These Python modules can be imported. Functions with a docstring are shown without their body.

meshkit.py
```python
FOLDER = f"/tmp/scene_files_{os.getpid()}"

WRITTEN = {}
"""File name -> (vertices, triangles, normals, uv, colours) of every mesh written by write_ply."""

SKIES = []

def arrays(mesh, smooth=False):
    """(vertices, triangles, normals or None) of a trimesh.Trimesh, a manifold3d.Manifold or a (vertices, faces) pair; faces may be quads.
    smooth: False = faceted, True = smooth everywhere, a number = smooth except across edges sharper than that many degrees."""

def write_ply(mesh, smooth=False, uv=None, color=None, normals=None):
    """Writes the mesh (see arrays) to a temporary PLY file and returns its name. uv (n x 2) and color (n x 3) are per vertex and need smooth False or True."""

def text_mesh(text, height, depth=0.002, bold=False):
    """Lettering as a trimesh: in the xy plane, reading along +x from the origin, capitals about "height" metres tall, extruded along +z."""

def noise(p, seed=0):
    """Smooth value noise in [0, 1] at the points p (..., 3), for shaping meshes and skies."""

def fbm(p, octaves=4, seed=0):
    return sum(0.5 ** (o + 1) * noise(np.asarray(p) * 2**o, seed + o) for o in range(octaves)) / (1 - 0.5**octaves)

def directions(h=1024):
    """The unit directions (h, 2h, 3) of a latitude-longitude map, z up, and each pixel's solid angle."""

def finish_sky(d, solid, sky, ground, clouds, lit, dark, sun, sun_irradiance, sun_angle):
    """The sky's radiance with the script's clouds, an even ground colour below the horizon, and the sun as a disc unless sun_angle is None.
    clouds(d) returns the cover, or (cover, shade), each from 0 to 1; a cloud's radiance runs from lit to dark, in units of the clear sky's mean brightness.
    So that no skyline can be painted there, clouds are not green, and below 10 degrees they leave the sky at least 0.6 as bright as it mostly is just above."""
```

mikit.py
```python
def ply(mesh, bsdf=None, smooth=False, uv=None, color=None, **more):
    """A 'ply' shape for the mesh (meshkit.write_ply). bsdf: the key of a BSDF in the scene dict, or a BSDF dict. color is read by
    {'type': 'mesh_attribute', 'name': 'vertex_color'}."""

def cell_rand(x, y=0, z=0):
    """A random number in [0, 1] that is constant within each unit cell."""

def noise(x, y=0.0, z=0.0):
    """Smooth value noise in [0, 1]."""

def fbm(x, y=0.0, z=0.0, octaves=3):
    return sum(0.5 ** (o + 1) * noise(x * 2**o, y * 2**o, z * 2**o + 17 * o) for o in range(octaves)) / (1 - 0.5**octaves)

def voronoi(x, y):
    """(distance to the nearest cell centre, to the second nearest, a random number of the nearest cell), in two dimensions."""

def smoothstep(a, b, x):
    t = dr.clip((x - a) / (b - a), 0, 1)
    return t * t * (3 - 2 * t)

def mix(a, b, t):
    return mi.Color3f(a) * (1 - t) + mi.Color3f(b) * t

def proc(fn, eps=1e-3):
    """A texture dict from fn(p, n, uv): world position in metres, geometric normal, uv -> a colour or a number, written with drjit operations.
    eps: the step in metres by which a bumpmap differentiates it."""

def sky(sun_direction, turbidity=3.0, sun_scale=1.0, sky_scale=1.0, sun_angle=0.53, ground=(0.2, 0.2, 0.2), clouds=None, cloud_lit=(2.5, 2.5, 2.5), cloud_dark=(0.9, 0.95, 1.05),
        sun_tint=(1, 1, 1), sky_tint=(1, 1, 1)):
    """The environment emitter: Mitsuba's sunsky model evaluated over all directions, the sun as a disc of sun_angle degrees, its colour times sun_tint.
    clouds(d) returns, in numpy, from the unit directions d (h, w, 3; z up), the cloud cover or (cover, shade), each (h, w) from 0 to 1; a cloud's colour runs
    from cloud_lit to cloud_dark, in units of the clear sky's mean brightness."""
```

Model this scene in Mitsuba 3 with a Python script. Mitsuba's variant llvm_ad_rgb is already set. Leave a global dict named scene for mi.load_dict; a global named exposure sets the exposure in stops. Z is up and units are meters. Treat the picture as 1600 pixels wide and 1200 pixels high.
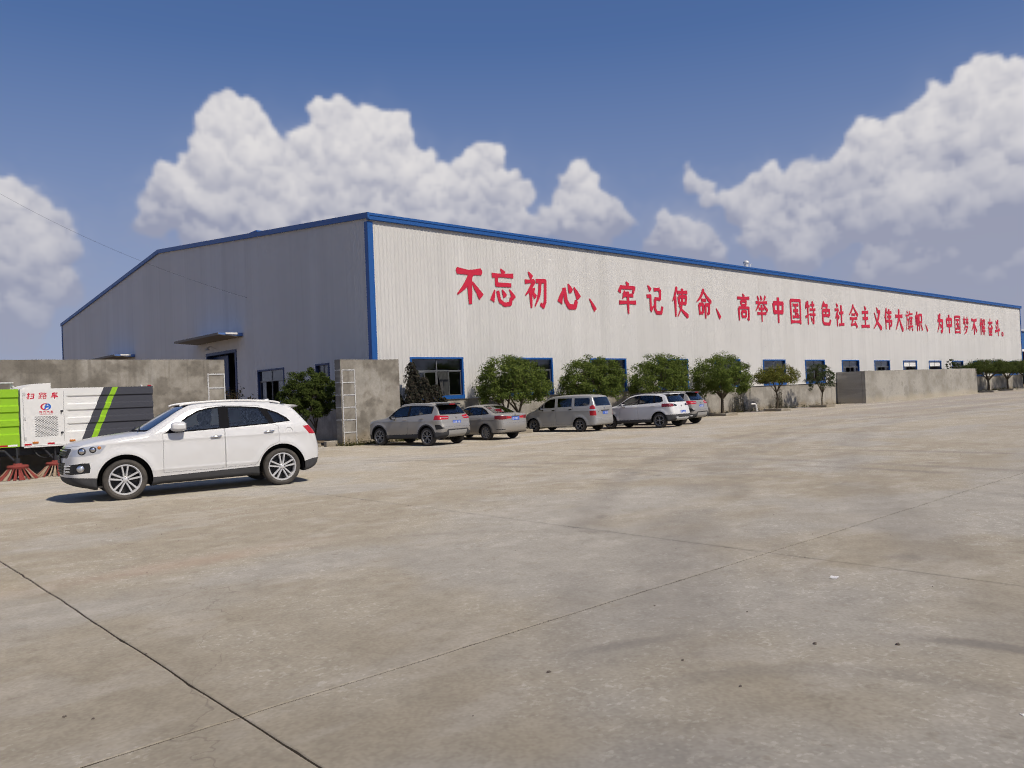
import math, random, numpy as np, trimesh, mitsuba as mi, mikit, meshkit, drjit as dr
import manifold3d as m3
from manifold3d import Manifold, CrossSection
from shapely.geometry import Polygon
from shapely.ops import unary_union
from mikit import proc, fbm, noise, cell_rand, smoothstep, mix, voronoi

T = mi.ScalarTransform4f
scene, labels = {}, {}
rng = np.random.default_rng(7)
random.seed(7)

# ------------------------------------------------------------------ camera
EYE = np.array([0.0, 0.0, 1.6])
FWD = np.array([0.6730, 0.7390, 0.0129])
UP = np.array([0.0214, -0.0364, 0.9991])
scene['camera'] = {'type': 'perspective', 'fov': 65.34, 'fov_axis': 'x', 'near_clip': 0.05, 'far_clip': 5000.0,
                   'to_world': T().look_at(origin=EYE.tolist(), target=(EYE + FWD).tolist(), up=UP.tolist())}
exposure = 1.34

# ------------------------------------------------------------------ sun, sky, clouds
SUN = np.array([0.035, -0.69, 0.73])
# cumulus heaps: (azimuth deg, elevation deg, radius deg, how far the heap leans forward); azimuth from +x towards +y
HEAPS = [
    (65.9, 18.5, 1.58, .8), (67.4, 17.6, 1.65, .8), (64.7, 17.4, 1.53, .7), (67.8, 15.6, 2.18, .6), (65.8, 15.5, 2.23, .7), (69.5, 14.5, 1.97, .5),
    (70.3, 13.2, 1.77, .4), (67.5, 13.4, 2.42, .5), (65.0, 13.5, 2.27, .5), (63.3, 14.3, 1.66, .3), (71.1, 12.2, 1.57, .2), (59.6, 19.0, 1.56, .9),
    (57.9, 18.0, 1.88, .8), (55.9, 18.0, 1.69, .8), (60.6, 17.1, 1.87, .7), (54.4, 16.4, 1.5, .6), (62.0, 15.6, 1.67, .5), (58.9, 15.7, 2.54, .6),
    (56.2, 15.3, 2.37, .5), (53.7, 15.1, 1.95, .4), (52.2, 14.4, 1.53, .3), (60.7, 13.6, 2.55, .5), (57.7, 13.1, 2.6, .4), (54.1, 12.9, 2.42, .3),
    (50.8, 13.5, 1.99, .3), (49.1, 16.7, 1.21, .6), (49.8, 15.2, 1.53, .5), (48.3, 14.7, 1.54, .4), (47.2, 13.2, 1.55, .2), (62.9, 13.1, 2.1, .4),
    (68.0, 11.3, 2.03, .3), (64.3, 11.4, 2.52, .3), (59.5, 11.0, 2.6, .3), (54.6, 11.2, 2.22, .2), (50.0, 11.7, 2.01, .2), (46.8, 11.6, 1.56, .2),
    (42.2, 15.9, .86, .6), (42.1, 14.7, 1.4, .6), (42.1, 13.1, 1.85, .5), (41.9, 11.6, 2.22, .4), (43.5, 11.9, 1.69, .3), (40.1, 11.7, 1.54, .3),
    (44.4, 12.8, .8, .1), (34.7, 15.1, .38, .2), (34.3, 14.1, .63, .2), (33.5, 13.6, .72, .2), (33.4, 12.7, .64, .2), (36.5, 11.4, .87, .4),
    (35.7, 10.5, 1.3, .4), (34.4, 9.7, 1.39, .3), (36.8, 10.1, 1.1, .3), (33.4, 9.0, 1.08, .2), (30.4, 12.8, 1.04, .4), (29.3, 13.3, 1.15, .5),
    (27.5, 13.3, 1.21, .5), (26.3, 13.8, .99, .5), (31.1, 11.8, 1.47, .4), (30.1, 10.0, 1.68, .3), (26.6, 10.1, 1.01, .4), (25.4, 9.3, 1.41, .3),
    (27.9, 8.5, 1.45, .3), (25.4, 11.2, 1.59, .4), (27.1, 11.8, .89, .4), (28.8, 11.6, 1.23, .4), (28.6, 10.1, 1.45, .3), (26.4, 12.9, 1.12, .4),
    (25.5, 13.6, 1.18, .4), (24.0, 14.7, 1.16, .6), (23.0, 15.3, 1.33, .7), (21.3, 15.6, 1.3, .7), (19.8, 16.3, 1.45, .8), (18.6, 16.6, 1.42, .8),
    (17.3, 16.9, 1.39, .9), (15.9, 17.3, 1.35, 1.0), (14.8, 17.3, 1.33, 1.0), (23.7, 13.0, 1.94, .5), (21.4, 13.1, 2.26, .5), (18.9, 13.8, 2.54, .6),
    (16.4, 14.2, 2.79, .7), (14.4, 14.5, 2.69, .8), (22.7, 10.5, 2.33, .4), (19.7, 10.1, 2.99, .4), (16.2, 10.0, 3.55, .5), (13.3, 11.4, 4.03, .6),
    (24.6, 11.5, 1.58, .4), (21.0, 7.0, 2.69, .2), (17.1, 6.2, 2.92, .2), (13.5, 6.2, 3.43, .2), (11.3, 13.8, 3.19, .8), (8.6, 9.8, 4.94, .4),
    (79.5, 13.7, .97, .6), (79.9, 12.2, 1.56, .6), (78.4, 13.1, .88, .4), (77.7, 11.6, 1.26, .4), (77.2, 10.3, 1.28, .4), (79.1, 10.0, 1.78, .4),
    (80.1, 8.8, 2.11, .4), (76.8, 8.1, 1.11, .3), (78.2, 7.7, 1.82, .3), (82.0, 10.2, 2.7, .5), (79.6, 5.7, 2.14, .1), (84.8, 8.5, 2.9, .3),
]


def cloud_cover(d):
    """Cumulus heaps with a warted surface, lit by the sun; the rest of the sky gets loose fair-weather clouds of the same kind."""
    h, w = d.shape[:2]
    az = np.degrees(np.arctan2(d[..., 1], d[..., 0]))
    el = np.degrees(np.arcsin(np.clip(d[..., 2], -1, 1)))
    r = np.random.default_rng(11)
    heaps = list(HEAPS)
    for k in range(20):                                          # the other three quarters of the sky
        a, e = r.uniform(105, 335), r.uniform(3, 26)
        for q in range(r.integers(4, 9)):
            heaps.append((a + r.normal(0, 4), e + r.normal(0, 2.2), r.uniform(1.4, 3.6), r.uniform(.2, .9)))
    depth = np.full((h, w), -9.0)
    nx, ny, nz = np.zeros((h, w)), np.zeros((h, w)), np.zeros((h, w))

    def splat(a, e, rad, z):
        rows = np.nonzero(np.abs(el[:, 0] - e) < rad)[0]
        if not len(rows):
            return
        da = (az[rows[0]] - a + 180) % 360 - 180
        c = math.cos(math.radians(e))
        cols = np.nonzero(np.abs(da) * c < rad)[0]
        if not len(cols):
            return
        ii = np.ix_(rows, cols)
        X, Y = da[cols][None] * -c, (el[rows, 0] - e)[:, None]
        q = rad * rad - X * X - Y * Y
        zz = np.where(q > 0, np.sqrt(np.maximum(q, 0)) + z, -9)
        up = zz > depth[ii]
        depth[ii] = np.where(up, zz, depth[ii])
        for n_, v in ((nx, X / rad + 0 * Y), (ny, Y / rad + 0 * X), (nz, (zz - z) / rad)):
            n_[ii] = np.where(up, v, n_[ii])

    for a, e, rad, z in heaps:
        if e > 3:
            splat(a, e, rad * .86, z * rad)
        stack = [(a, e, rad, z * rad, 0)]
        while stack:
            a0, e0, r0, z0, lev = stack.pop()
            for k in range((11, 8, 6)[lev]):
                t = r.uniform(-.15 * math.pi, 1.15 * math.pi)
                q = r.uniform(.45, 1.0)
                a1 = a0 - math.cos(t) * r0 * q * .85 / max(math.cos(math.radians(e0)), .2)
                e1 = e0 + math.sin(t) * r0 * q * .85
                r1 = r0 * r.uniform(.24, .46)
                z1 = z0 + math.sqrt(max(0, 1 - q * q * .8)) * r0 * .86 - r1 * .45
                if r1 > .16:
                    splat(a1, e1, r1, z1)
                if lev < 2 and r1 > .34 and abs(a - 47) < 48:
                    stack.append((a1, e1, r1, z1, lev + 1))
    P = np.stack([az * .55, el * .55, 0 * az], -1)
    n1 = meshkit.fbm(P, 5, 3)
    n2 = meshkit.fbm(P * 2.7 + 40, 4, 9)
    n3 = meshkit.fbm(P * [.45, .8, 1] + 90, 4, 5)
    from scipy.ndimage import gaussian_filter, map_coordinates
    I, J = np.meshgrid(np.arange(h, dtype=float), np.arange(w, dtype=float), indexing='ij')
    wob = [4.0 * (meshkit.fbm(P * 1.1 + 7 + 31 * k, 2, 21 + k) - .5) + 3.2 * (meshkit.fbm(P * 4.2 + 3 + 17 * k, 3, 31 + k) - .5) for k in (0, 1)]
    warp = lambda f: map_coordinates(f, [I + 2 * wob[0], (J + 2 * wob[1]) % w], order=1, mode='nearest')
    solid = warp((depth > -8).astype(float))
    nx, ny, nz = warp(nx), warp(ny), warp(nz)
    g = lambda f, q: gaussian_filter(f, q, mode=('nearest', 'wrap'))
    soft, wide = g(solid, 1.2), g(solid, 9)
    inner = g(solid, 5)
    cover = np.clip((soft - .5) * 2.2 + .5 + (n2 - .5) * .9 * (1 - np.abs(2 * soft - 1)), 0, 1)
    low = np.clip((15 - el) / 13, 0, 1)
    fray = np.clip((17 - el) / 9, 0, 1) * .55                          # lower skirts of the heaps dissolve into the haze
    cover = cover * (1 - fray * np.clip(1.25 - inner * 1.05, 0, 1)) + fray * np.clip(1.25 - inner * 1.05, 0, 1) * np.clip(inner * 1.1 + (n2 - .5) * .8, 0, 1)
    cover = np.maximum(cover, np.clip(wide * 1.5, 0, 1) * np.clip(wide * 1.2 + (n1 - .5) * 1.3, 0, 1) * .5 * np.clip((16 - el) / 6, .2, 1))
    raw = .14 * nx + .66 * ny + .46 * nz
    big = g(raw * solid, 11) / np.maximum(g(solid, 11), .05)
    mid = g(raw * solid, 3.2) / np.maximum(g(solid, 3.2), .05)
    core = g(solid, 22)
    fine_ = g(raw * solid, .6) / np.maximum(g(solid, .6), .05)
    light = .52 * fine_ + .58 * mid + .22 * big - .06 + .36 * np.clip((el - 13) / 9, -.9, .6) - .05 * np.clip((core - .55) / .4, 0, 1) + (n1 - .5) * .34 + (n2 - .5) * .16
    shade = np.clip(1.0 - 1.12 * light, 0, 1)
    shade = np.clip(shade * (1 - .35 * low) + .30 * low, 0, 1)
    cover = cover * (1 - .40 * np.clip((8 - el) / 8, 0, 1)) * (1 - .10 * low)
    veil = np.clip((24 - el) / 24, 0, 1) ** 1.2 * .92 + np.clip((n3 - .45) * 1.2, 0, .4) * np.clip((15 - el) / 10, 0, 1) * .5
    veil = np.clip(veil, 0, .88)
    cover2 = 1 - (1 - cover) * (1 - veil)
    shade = np.where(cover2 > 0, (shade * cover + .97 * (cover2 - cover)) / np.maximum(cover2, 1e-6), shade)
    return cover2, shade


scene['sky'] = mikit.sky(SUN.tolist(), turbidity=3.0, clouds=cloud_cover, cloud_lit=(3.6, 3.5, 3.52), cloud_dark=(1.50, 1.60, 2.12), sky_tint=(.88, .94, 1.18), sun_tint=(.91, 1.0, 1.16), sky_scale=.85, sun_scale=1.05)

# ------------------------------------------------------------------ helpers
def uniq(key):
    if key not in scene and key not in labels:
        return key
    k = 1
    while f'{key}_{k:03d}' in scene or f'{key}_{k:03d}' in labels:
        k += 1
    return f'{key}_{k:03d}'


def shape(mesh, bsdf, smooth=False, **kw):
    return mikit.ply(mesh, bsdf, smooth, **kw)


def part(parent, name, d, M=None, label=None):
    """One entry of the scene: the shape dict d under parent__name (numbered when taken)."""
    key = uniq(f'{parent}__{name}')
    scene[key] = {**d, 'to_world': M} if M is not None else dict(d)
    if label:
        labels[key] = {'label': label}
    return key


def thing(name, label, cat, group=None):
    key = uniq(name)
    labels[key] = {'label': label, 'category': cat}
    if group:
        labels[key]['group'] = group
    return key


def single(name, d, label, cat, group=None, M=None):
    key = thing(name, label, cat, group)
    scene[key] = {**d, 'to_world': M} if M is not None else dict(d)
    return key


def cat(ms):
    return trimesh.util.concatenate([m for m in ms if m is not None])


def box(x0, x1, y0, y1, z0, z1):
    m = trimesh.creation.box((x1 - x0, y1 - y0, z1 - z0))
    m.apply_translation(((x0 + x1) / 2, (y0 + y1) / 2, (z0 + z1) / 2))
    return m


def cbox(x0, x1, y0, y1, z0, z1, c=.01):
    """A box with chamfered edges."""
    pts = []
    for sx, x in ((1, x0), (-1, x1)):
        for sy, y in ((1, y0), (-1, y1)):
            for sz, z in ((1, z0), (-1, z1)):
                pts += [(x, y + sy * c, z + sz * c), (x + sx * c, y, z + sz * c), (x + sx * c, y + sy * c, z)]
    return trimesh.convex.convex_hull(np.array(pts))


def tube(pts, rad, n=8):
    rad = np.interp(np.linspace(0, 1, len(pts)), np.linspace(0, 1, np.size(rad)), np.ravel(rad)) if np.size(rad) > 1 else rad
    pts = np.asarray(pts, float)
    rad = np.broadcast_to(rad, len(pts))
    v, f = [], []
    for i, p in enumerate(pts):
        t = pts[min(i + 1, len(pts) - 1)] - pts[max(i - 1, 0)]
        t /= np.linalg.norm(t) + 1e-12
        a = np.cross(t, [0, 0, 1] if abs(t[2]) < .9 else [1, 0, 0])
        a /= np.linalg.norm(a)
        b = np.cross(t, a)
        for k in range(n):
            q = 2 * math.pi * k / n
            v.append(p + rad[i] * (math.cos(q) * a + math.sin(q) * b))
    for i in range(len(pts) - 1):
        for k in range(n):
            a0, a1 = i * n + k, i * n + (k + 1) % n
            f += [(a0, a1, a1 + n), (a0, a1 + n, a0 + n)]
    v += [pts[0], pts[-1]]
    m = len(v)
    for k in range(n):
        f += [(m - 2, (k + 1) % n, k), (m - 1, m - 2 - n + k, m - 2 - n + (k + 1) % n)]
    return trimesh.Trimesh(np.array(v), np.array(f), process=False)


def extr(poly, depth):
    """shapely polygon -> trimesh along +z"""
    return cat([trimesh.creation.extrude_polygon(g, depth, engine='earcut') for g in getattr(poly, 'geoms', [poly]) if g.area > 1e-7])


def mat(rows):
    return np.array(rows + [[0, 0, 0, 1]], float)


YUP = mat([[1, 0, 0, 0], [0, 0, -1, 0], [0, 1, 0, 0]])          # (x, y, z) -> (x, -z, y): a drawing stood upright, facing -y


def gz(x, y):
    """Height of the yard: it falls towards the drain along the hall and rises slowly far to the right."""
    s = lambda a, b, v: np.clip((v - a) / (b - a), 0, 1) ** 2 * (3 - 2 * np.clip((v - a) / (b - a), 0, 1))
    return -.20 * s(14.5, 25, y) + .14 * s(55, 115, x) * s(10, 25, y)


# ------------------------------------------------------------------ materials
def two(d):
    return {'type': 'twosided', 'bsdf': d}


def rgb(c):
    return {'type': 'rgb', 'value': list(c)}


def prin(c, rough=.5, metal=0., **k):
    return two({'type': 'principled', 'base_color': c if isinstance(c, dict) else rgb(c), 'roughness': rough, 'metallic': metal, **k})


def paved(p, n, uv):
    """Old cast concrete: soft blotches, pale flecks, grey dust, tyre marks and a few drips."""
    x, y = p.x, p.y
    big = fbm(x * .21 + 3, y * .27, 0, 4)
    mid = fbm(x * 1.3, y * 1.5 + 9, 0, 5)
    fine = fbm(x * 7, y * 7, 0, 4)
    grit = noise(x * 60, y * 60)
    c = mix((.272, .236, .178), (.305, .270, .210), smoothstep(.36, .64, big * .5 + mid * .5))
    grey = smoothstep(.46, .68, fbm(x * .4 + 40, y * .55, 2, 4))
    c = mix(c, (.298, .278, .242), grey * .75)
    dust = smoothstep(.50, .74, fbm(x * 1.9 + 11, y * 3.4 + 70, 5, 5))
    c = mix(c, (.375, .342, .29), dust * .40)
    fleck = smoothstep(.60, .78, fbm(x * 26, y * 34 + 20, 7, 3)) * smoothstep(.40, .62, mid)
    c = mix(c, (.48, .445, .375), fleck * .38)
    pit = smoothstep(.66, .84, fbm(x * 14 + 9, y * 14, 8, 3))
    c = mix(c, (.23, .197, .148), pit * .38)
    dark = smoothstep(.56, .80, fbm(x * .9 + 9, y * .7, 8, 5))
    c = mix(c, (.262, .226, .172), dark * .30)
    c = c * (.88 + .24 * fine) * (.90 + .20 * grit)
    yel = smoothstep(1.1, .1, dr.sqrt(dr.square((x - .6) / 1.3) + dr.square((y - 8.7) / .5)) + .9 * (mid - .5))
    c = mix(c, (.36, .27, .13), yel * .5)
    pink = smoothstep(1.2, .1, dr.sqrt(dr.square((x - 3.0) / 1.8) + dr.square((y - 8.4) / .45)) + .9 * (mid - .5))
    c = mix(c, (.34, .235, .17), pink * .35)
    tyre = mi.Float(0)
    for cx, cy, r, w, a in ((3.0, 1.2, 2.28, .085, .62), (3.1, 1.3, 1.45, .10, .28), (-5, 8, 17.6, .16, .34), (-5, 8, 18.5, .22, .30), (-5, 8, 19.5, .15, .40), (-5, 8, 20.4, .2, .32),
                            (-4, 6, 22.3, .2, .32), (30, -22, 34.6, .2, .26), (30, -22, 36.6, .25, .30), (44, -50, 64, .4, .26), (44, -50, 66.4, .4, .3), (4.2, 5.4, 2.6, .10, .12)):
        d = dr.abs(dr.sqrt(dr.square(x - cx) + dr.square(y - cy)) - r + .12 * (mid - .5))
        worn = smoothstep(.28, .58, fbm(x * .7 + r, y * .7, 3, 3))
        reach = smoothstep(3.0, 3.8, x) if r < 3 else 1.0
        tyre = dr.maximum(tyre, a * smoothstep(w * 1.6, w * .3, d) * worn * reach)
    c = mix(c, (.145, .13, .115), tyre)
    far = smoothstep(14, 60, x) * smoothstep(.36, .66, fbm(x * .10, y * .9, 4, 5))     # driven lane, rubbed grey along its length
    c = mix(c, (.205, .186, .176), far * .55)
    f, s, k = voronoi(x * .55 + 5, y * .55)
    oil = smoothstep(.10, .0, f + .16 * (fine - .5) + .08 * (mid - .5)) * dr.select(k > .84, 1.0, 0.0)
    c = mix(c, (.13, .112, .092), oil * .35)
    # hairline cracks
    q = x * .35 + .55 * (mid - .5) + .25 * (big - .5)
    w = y * .35 + .55 * (fbm(x * 1.1 + 50, y * 1.1, 6, 4) - .5)
    f2, s2, k2 = voronoi(q, w)
    crack = smoothstep(.006, .0015, s2 - f2) * smoothstep(.52, .60, fbm(x * .16 + 8, y * .16, 1, 2))
    return mix(c, (.12, .10, .08), crack * .35)


def concrete_wall(p, n, uv):
    x, z = p.x + .3 * p.y, p.z
    big = fbm(x * .7, z * 1.0 + 5, 1, 4)
    mid = fbm(x * 2.6 + 7, z * 2.9, 2, 5)
    fine = fbm(x * 11, z * 11, 3, 4)
    c = mix((.185, .168, .140), (.30, .277, .238), smoothstep(.32, .66, big * .45 + mid * .55))
    blot = smoothstep(.54, .66, fbm(x * 1.5 + 30, z * 2.0, 4, 5))
    c = mix(c, (.115, .102, .083), blot * .48)
    pale = smoothstep(.56, .70, fbm(x * 1.2 + 60, z * .9 + 8, 6, 5))
    c = mix(c, (.37, .35, .31), pale * .55)
    streak = smoothstep(.54, .72, fbm(x * 7, z * .5, 5, 4)) * smoothstep(1.2, 3.2, z)
    c = mix(c, (.12, .107, .088), streak * .4)
    c = mix(c, (.30, .245, .165), smoothstep(.45, -.1, z + .5 * (mid - .5)) * .7)
    return c * (.84 + .32 * fine) * (.94 + .12 * noise(x * 50, p.y * 50, z * 50))


def panel_wall(p, n, uv):
    """Paler rendered wall of cast bays."""
    x, z = p.x, p.z
    big = fbm(x * .5, z * .8 + 5, p.y * .3, 4)
    mid = fbm(x * 2 + 7, z * 2.4, p.y * .3, 4)
    bay = dr.abs(x / 3.6 - dr.floor(x / 3.6) - .5)
    c = mix((.25, .233, .20), (.37, .35, .31), smoothstep(.3, .66, big * .6 + mid * .4 + .26 * (bay - .25)))
    c = mix(c, (.18, .168, .147), smoothstep(.56, .76, mid) * .5)
    c = mix(c, (.42, .37, .28), smoothstep(.5, -.1, z + .5 * (mid - .5)) * .6)
    return c * (.92 + .16 * noise(x * 40, p.y * 40, z * 40))


def plinth(p, n, uv):
    x, y, z = p.x, p.y, p.z
    big = fbm(x * .5 + y * .5, z * 1.1 + 5, 1, 4)
    mid = fbm(x * 2.2 + y * 2.2, z * 2.4, 2, 4)
    c = mix((.24, .222, .19), (.37, .35, .312), smoothstep(.3, .68, big * .55 + mid * .45))
    drip = smoothstep(.55, .75, fbm(x * 6 + y * 6, z * .6, 3, 3))
    c = mix(c, (.22, .205, .18), drip * .45)
    c = mix(c, (.26, .21, .14), smoothstep(.35, -.2, z + .6 * (mid - .5)) * .6)
    return c * (.92 + .16 * noise(x * 40, y * 40, z * 40))


def siding(p, n, uv):
    """Factory-white steel sheet: each sheet a little different, faint dust and rain runs."""
    t = p.x + p.y
    k = cell_rand(dr.floor(t / .8), 3, 1)
    run = fbm(t * 5, p.z * .16, 3, 3)
    dust = fbm(t * .3, p.z * .4, 1, 3)
    c = mix((.575, .568, .548), (.61, .603, .585), k)
    c = c * (1 - .05 * smoothstep(.5, .8, run)) * (.96 + .07 * dust)
    return mix(c, (.45, .43, .385), .22 * smoothstep(2.4, 1.4, p.z + .9 * (run - .5)))


def carwhite(p, n, uv):
    d = fbm(p.x * 2.2, p.y * 2.2, p.z * 3, 3)
    low = smoothstep(.75, .25, p.z + .25 * (d - .5))
    return mix((.70, .705, .71), (.52, .49, .44), .10 + .55 * low * d + .10 * smoothstep(.45, .7, d))


def carsilver(p, n, uv):
    d = fbm(p.x * 2.2, p.y * 2.2, p.z * 3, 3)
    low = smoothstep(.75, .1, p.z + .3 * (d - .5))
    return mix((.40, .385, .355), (.33, .295, .245), .1 + .55 * low)


def bark(p, n, uv):
    return mix((.075, .06, .045), (.16, .135, .10), fbm(p.x * 20, p.y * 20, p.z * 6, 3))


def soil(p, n, uv):
    return mix((.12, .09, .06), (.30, .24, .17), fbm(p.x * 5, p.y * 5, p.z * 5, 4))


def tyre_fn(p, n, uv):
    d = fbm(p.x * 8, p.y * 8, p.z * 8, 3)
    return mix((.028, .027, .026), (.12, .105, .088), d * .8)


scene['m_paved'] = prin(proc(paved), .9, specular=.25)
scene['m_concrete'] = prin(proc(concrete_wall), .92, specular=.2)
scene['m_bays'] = prin(proc(panel_wall), .92, specular=.2)
scene['m_plinth'] = prin(proc(plinth), .92, specular=.2)
scene['m_siding'] = prin(proc(siding), .6, specular=.2)
scene['m_bark'] = two({'type': 'diffuse', 'reflectance': proc(bark)})
scene['m_soil'] = two({'type': 'diffuse', 'reflectance': proc(soil)})
scene['m_blue'] = prin((.012, .085, .30), .42)
scene['m_bluewall'] = prin((.02, .10, .30), .5)
scene['m_canopy'] = prin((.10, .19, .46), .35)
scene['m_darkblue'] = prin((.010, .030, .11), .4)
scene['m_red'] = prin((.54, .014, .045), .5)
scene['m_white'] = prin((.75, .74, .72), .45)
scene['m_signwhite'] = prin((.82, .82, .82), .45)
scene['m_alu_shade'] = prin((.20, .205, .21), .45, .5)  # dulled aluminium: the shade of the window recess is in the colour
scene['m_rimgrey'] = prin((.34, .34, .34), .35, .6)
scene['m_galv'] = prin((.60, .60, .59), .5, .25)
scene['m_dark'] = prin((.03, .03, .032), .6)
scene['m_gap'] = two({'type': 'diffuse', 'reflectance': rgb((.045, .038, .03))})
scene['m_roof'] = prin((.05, .13, .30), .45)
scene['m_inside'] = two({'type': 'diffuse', 'reflectance': rgb((.13, .13, .125))})
scene['m_soffit_shade'] = prin((.16, .145, .125), .6)  # darkened: the shadow under the canopies is put into this colour
scene['m_curtain'] = two({'type': 'diffuse', 'reflectance': rgb((.11, .11, .11))})
scene['m_pane'] = {'type': 'thindielectric', 'int_ior': 1.52, 'specular_transmittance': rgb((.72, .76, .76))}
scene['m_carglass'] = {'type': 'thindielectric', 'int_ior': 1.5, 'specular_transmittance': rgb((.60, .63, .66))}
scene['m_darkglass'] = {'type': 'thindielectric', 'int_ior': 1.5, 'specular_transmittance': rgb((.26, .27, .29))}
scene['m_carwhite'] = two({'type': 'roughplastic', 'diffuse_reflectance': proc(carwhite), 'alpha': .04, 'int_ior': 1.5, 'nonlinear': False})
scene['m_silver'] = prin(proc(carsilver), .36, .45, clearcoat=.8, clearcoat_gloss=.95)
scene['m_palesilver'] = prin((.41, .405, .39), .36, .4, clearcoat=.8, clearcoat_gloss=.95)
scene['m_black'] = prin((.014, .014, .015), .45)
scene['m_gloss'] = prin((.010, .010, .012), .3)
scene['m_pillar'] = prin((.010, .010, .012), .8, specular=.08)
scene['m_trim'] = prin((.045, .045, .047), .7)
scene['m_tyre'] = prin(proc(tyre_fn), .85)
scene['m_rim'] = prin((.66, .66, .66), .32, .35)
scene['m_rimdark'] = prin((.05, .05, .055), .4, .5)
scene['m_chrome'] = prin((.78, .78, .78), .12, 1.)
scene['m_redlens'] = prin((.42, .008, .018), .12, clearcoat=1.)
scene['m_darkred'] = prin((.16, .006, .012), .12, clearcoat=1.)
scene['m_clearlens'] = prin((.58, .60, .63), .2, .5, clearcoat=1.)
scene['m_amber'] = prin((.5, .16, .02), .2, clearcoat=1.)
scene['m_seat'] = two({'type': 'diffuse', 'reflectance': rgb((.10, .10, .11))})
scene['m_seatred'] = two({'type': 'diffuse', 'reflectance': rgb((.50, .04, .06))})
scene['m_plateblue'] = prin((.02, .10, .50), .35)
scene['m_green'] = prin((.26, .50, .012), .35, clearcoat=.5)
scene['m_truckwhite'] = prin((.70, .70, .68), .4, clearcoat=.4)
scene['m_truckgrey'] = prin((.045, .047, .06), .4, clearcoat=.4)
scene['m_logoblue'] = prin((.02, .12, .50), .4)
scene['m_bristle_red'] = two({'type': 'diffuse', 'reflectance': rgb((.26, .065, .055))})
scene['m_bristle_pale'] = two({'type': 'diffuse', 'reflectance': rgb((.36, .28, .20))})
scene['m_leaf'] = {'type': 'principledthin', 'base_color': {'type': 'mesh_attribute', 'name': 'vertex_color'}, 'roughness': .48, 'diff_trans': .75, 'spec_trans': 0., 'eta': 1.4}
scene['m_paper'] = two({'type': 'diffuse', 'reflectance': rgb((.72, .70, .68))})
scene['m_stone'] = two({'type': 'diffuse', 'reflectance': rgb((.12, .10, .085))})

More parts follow.
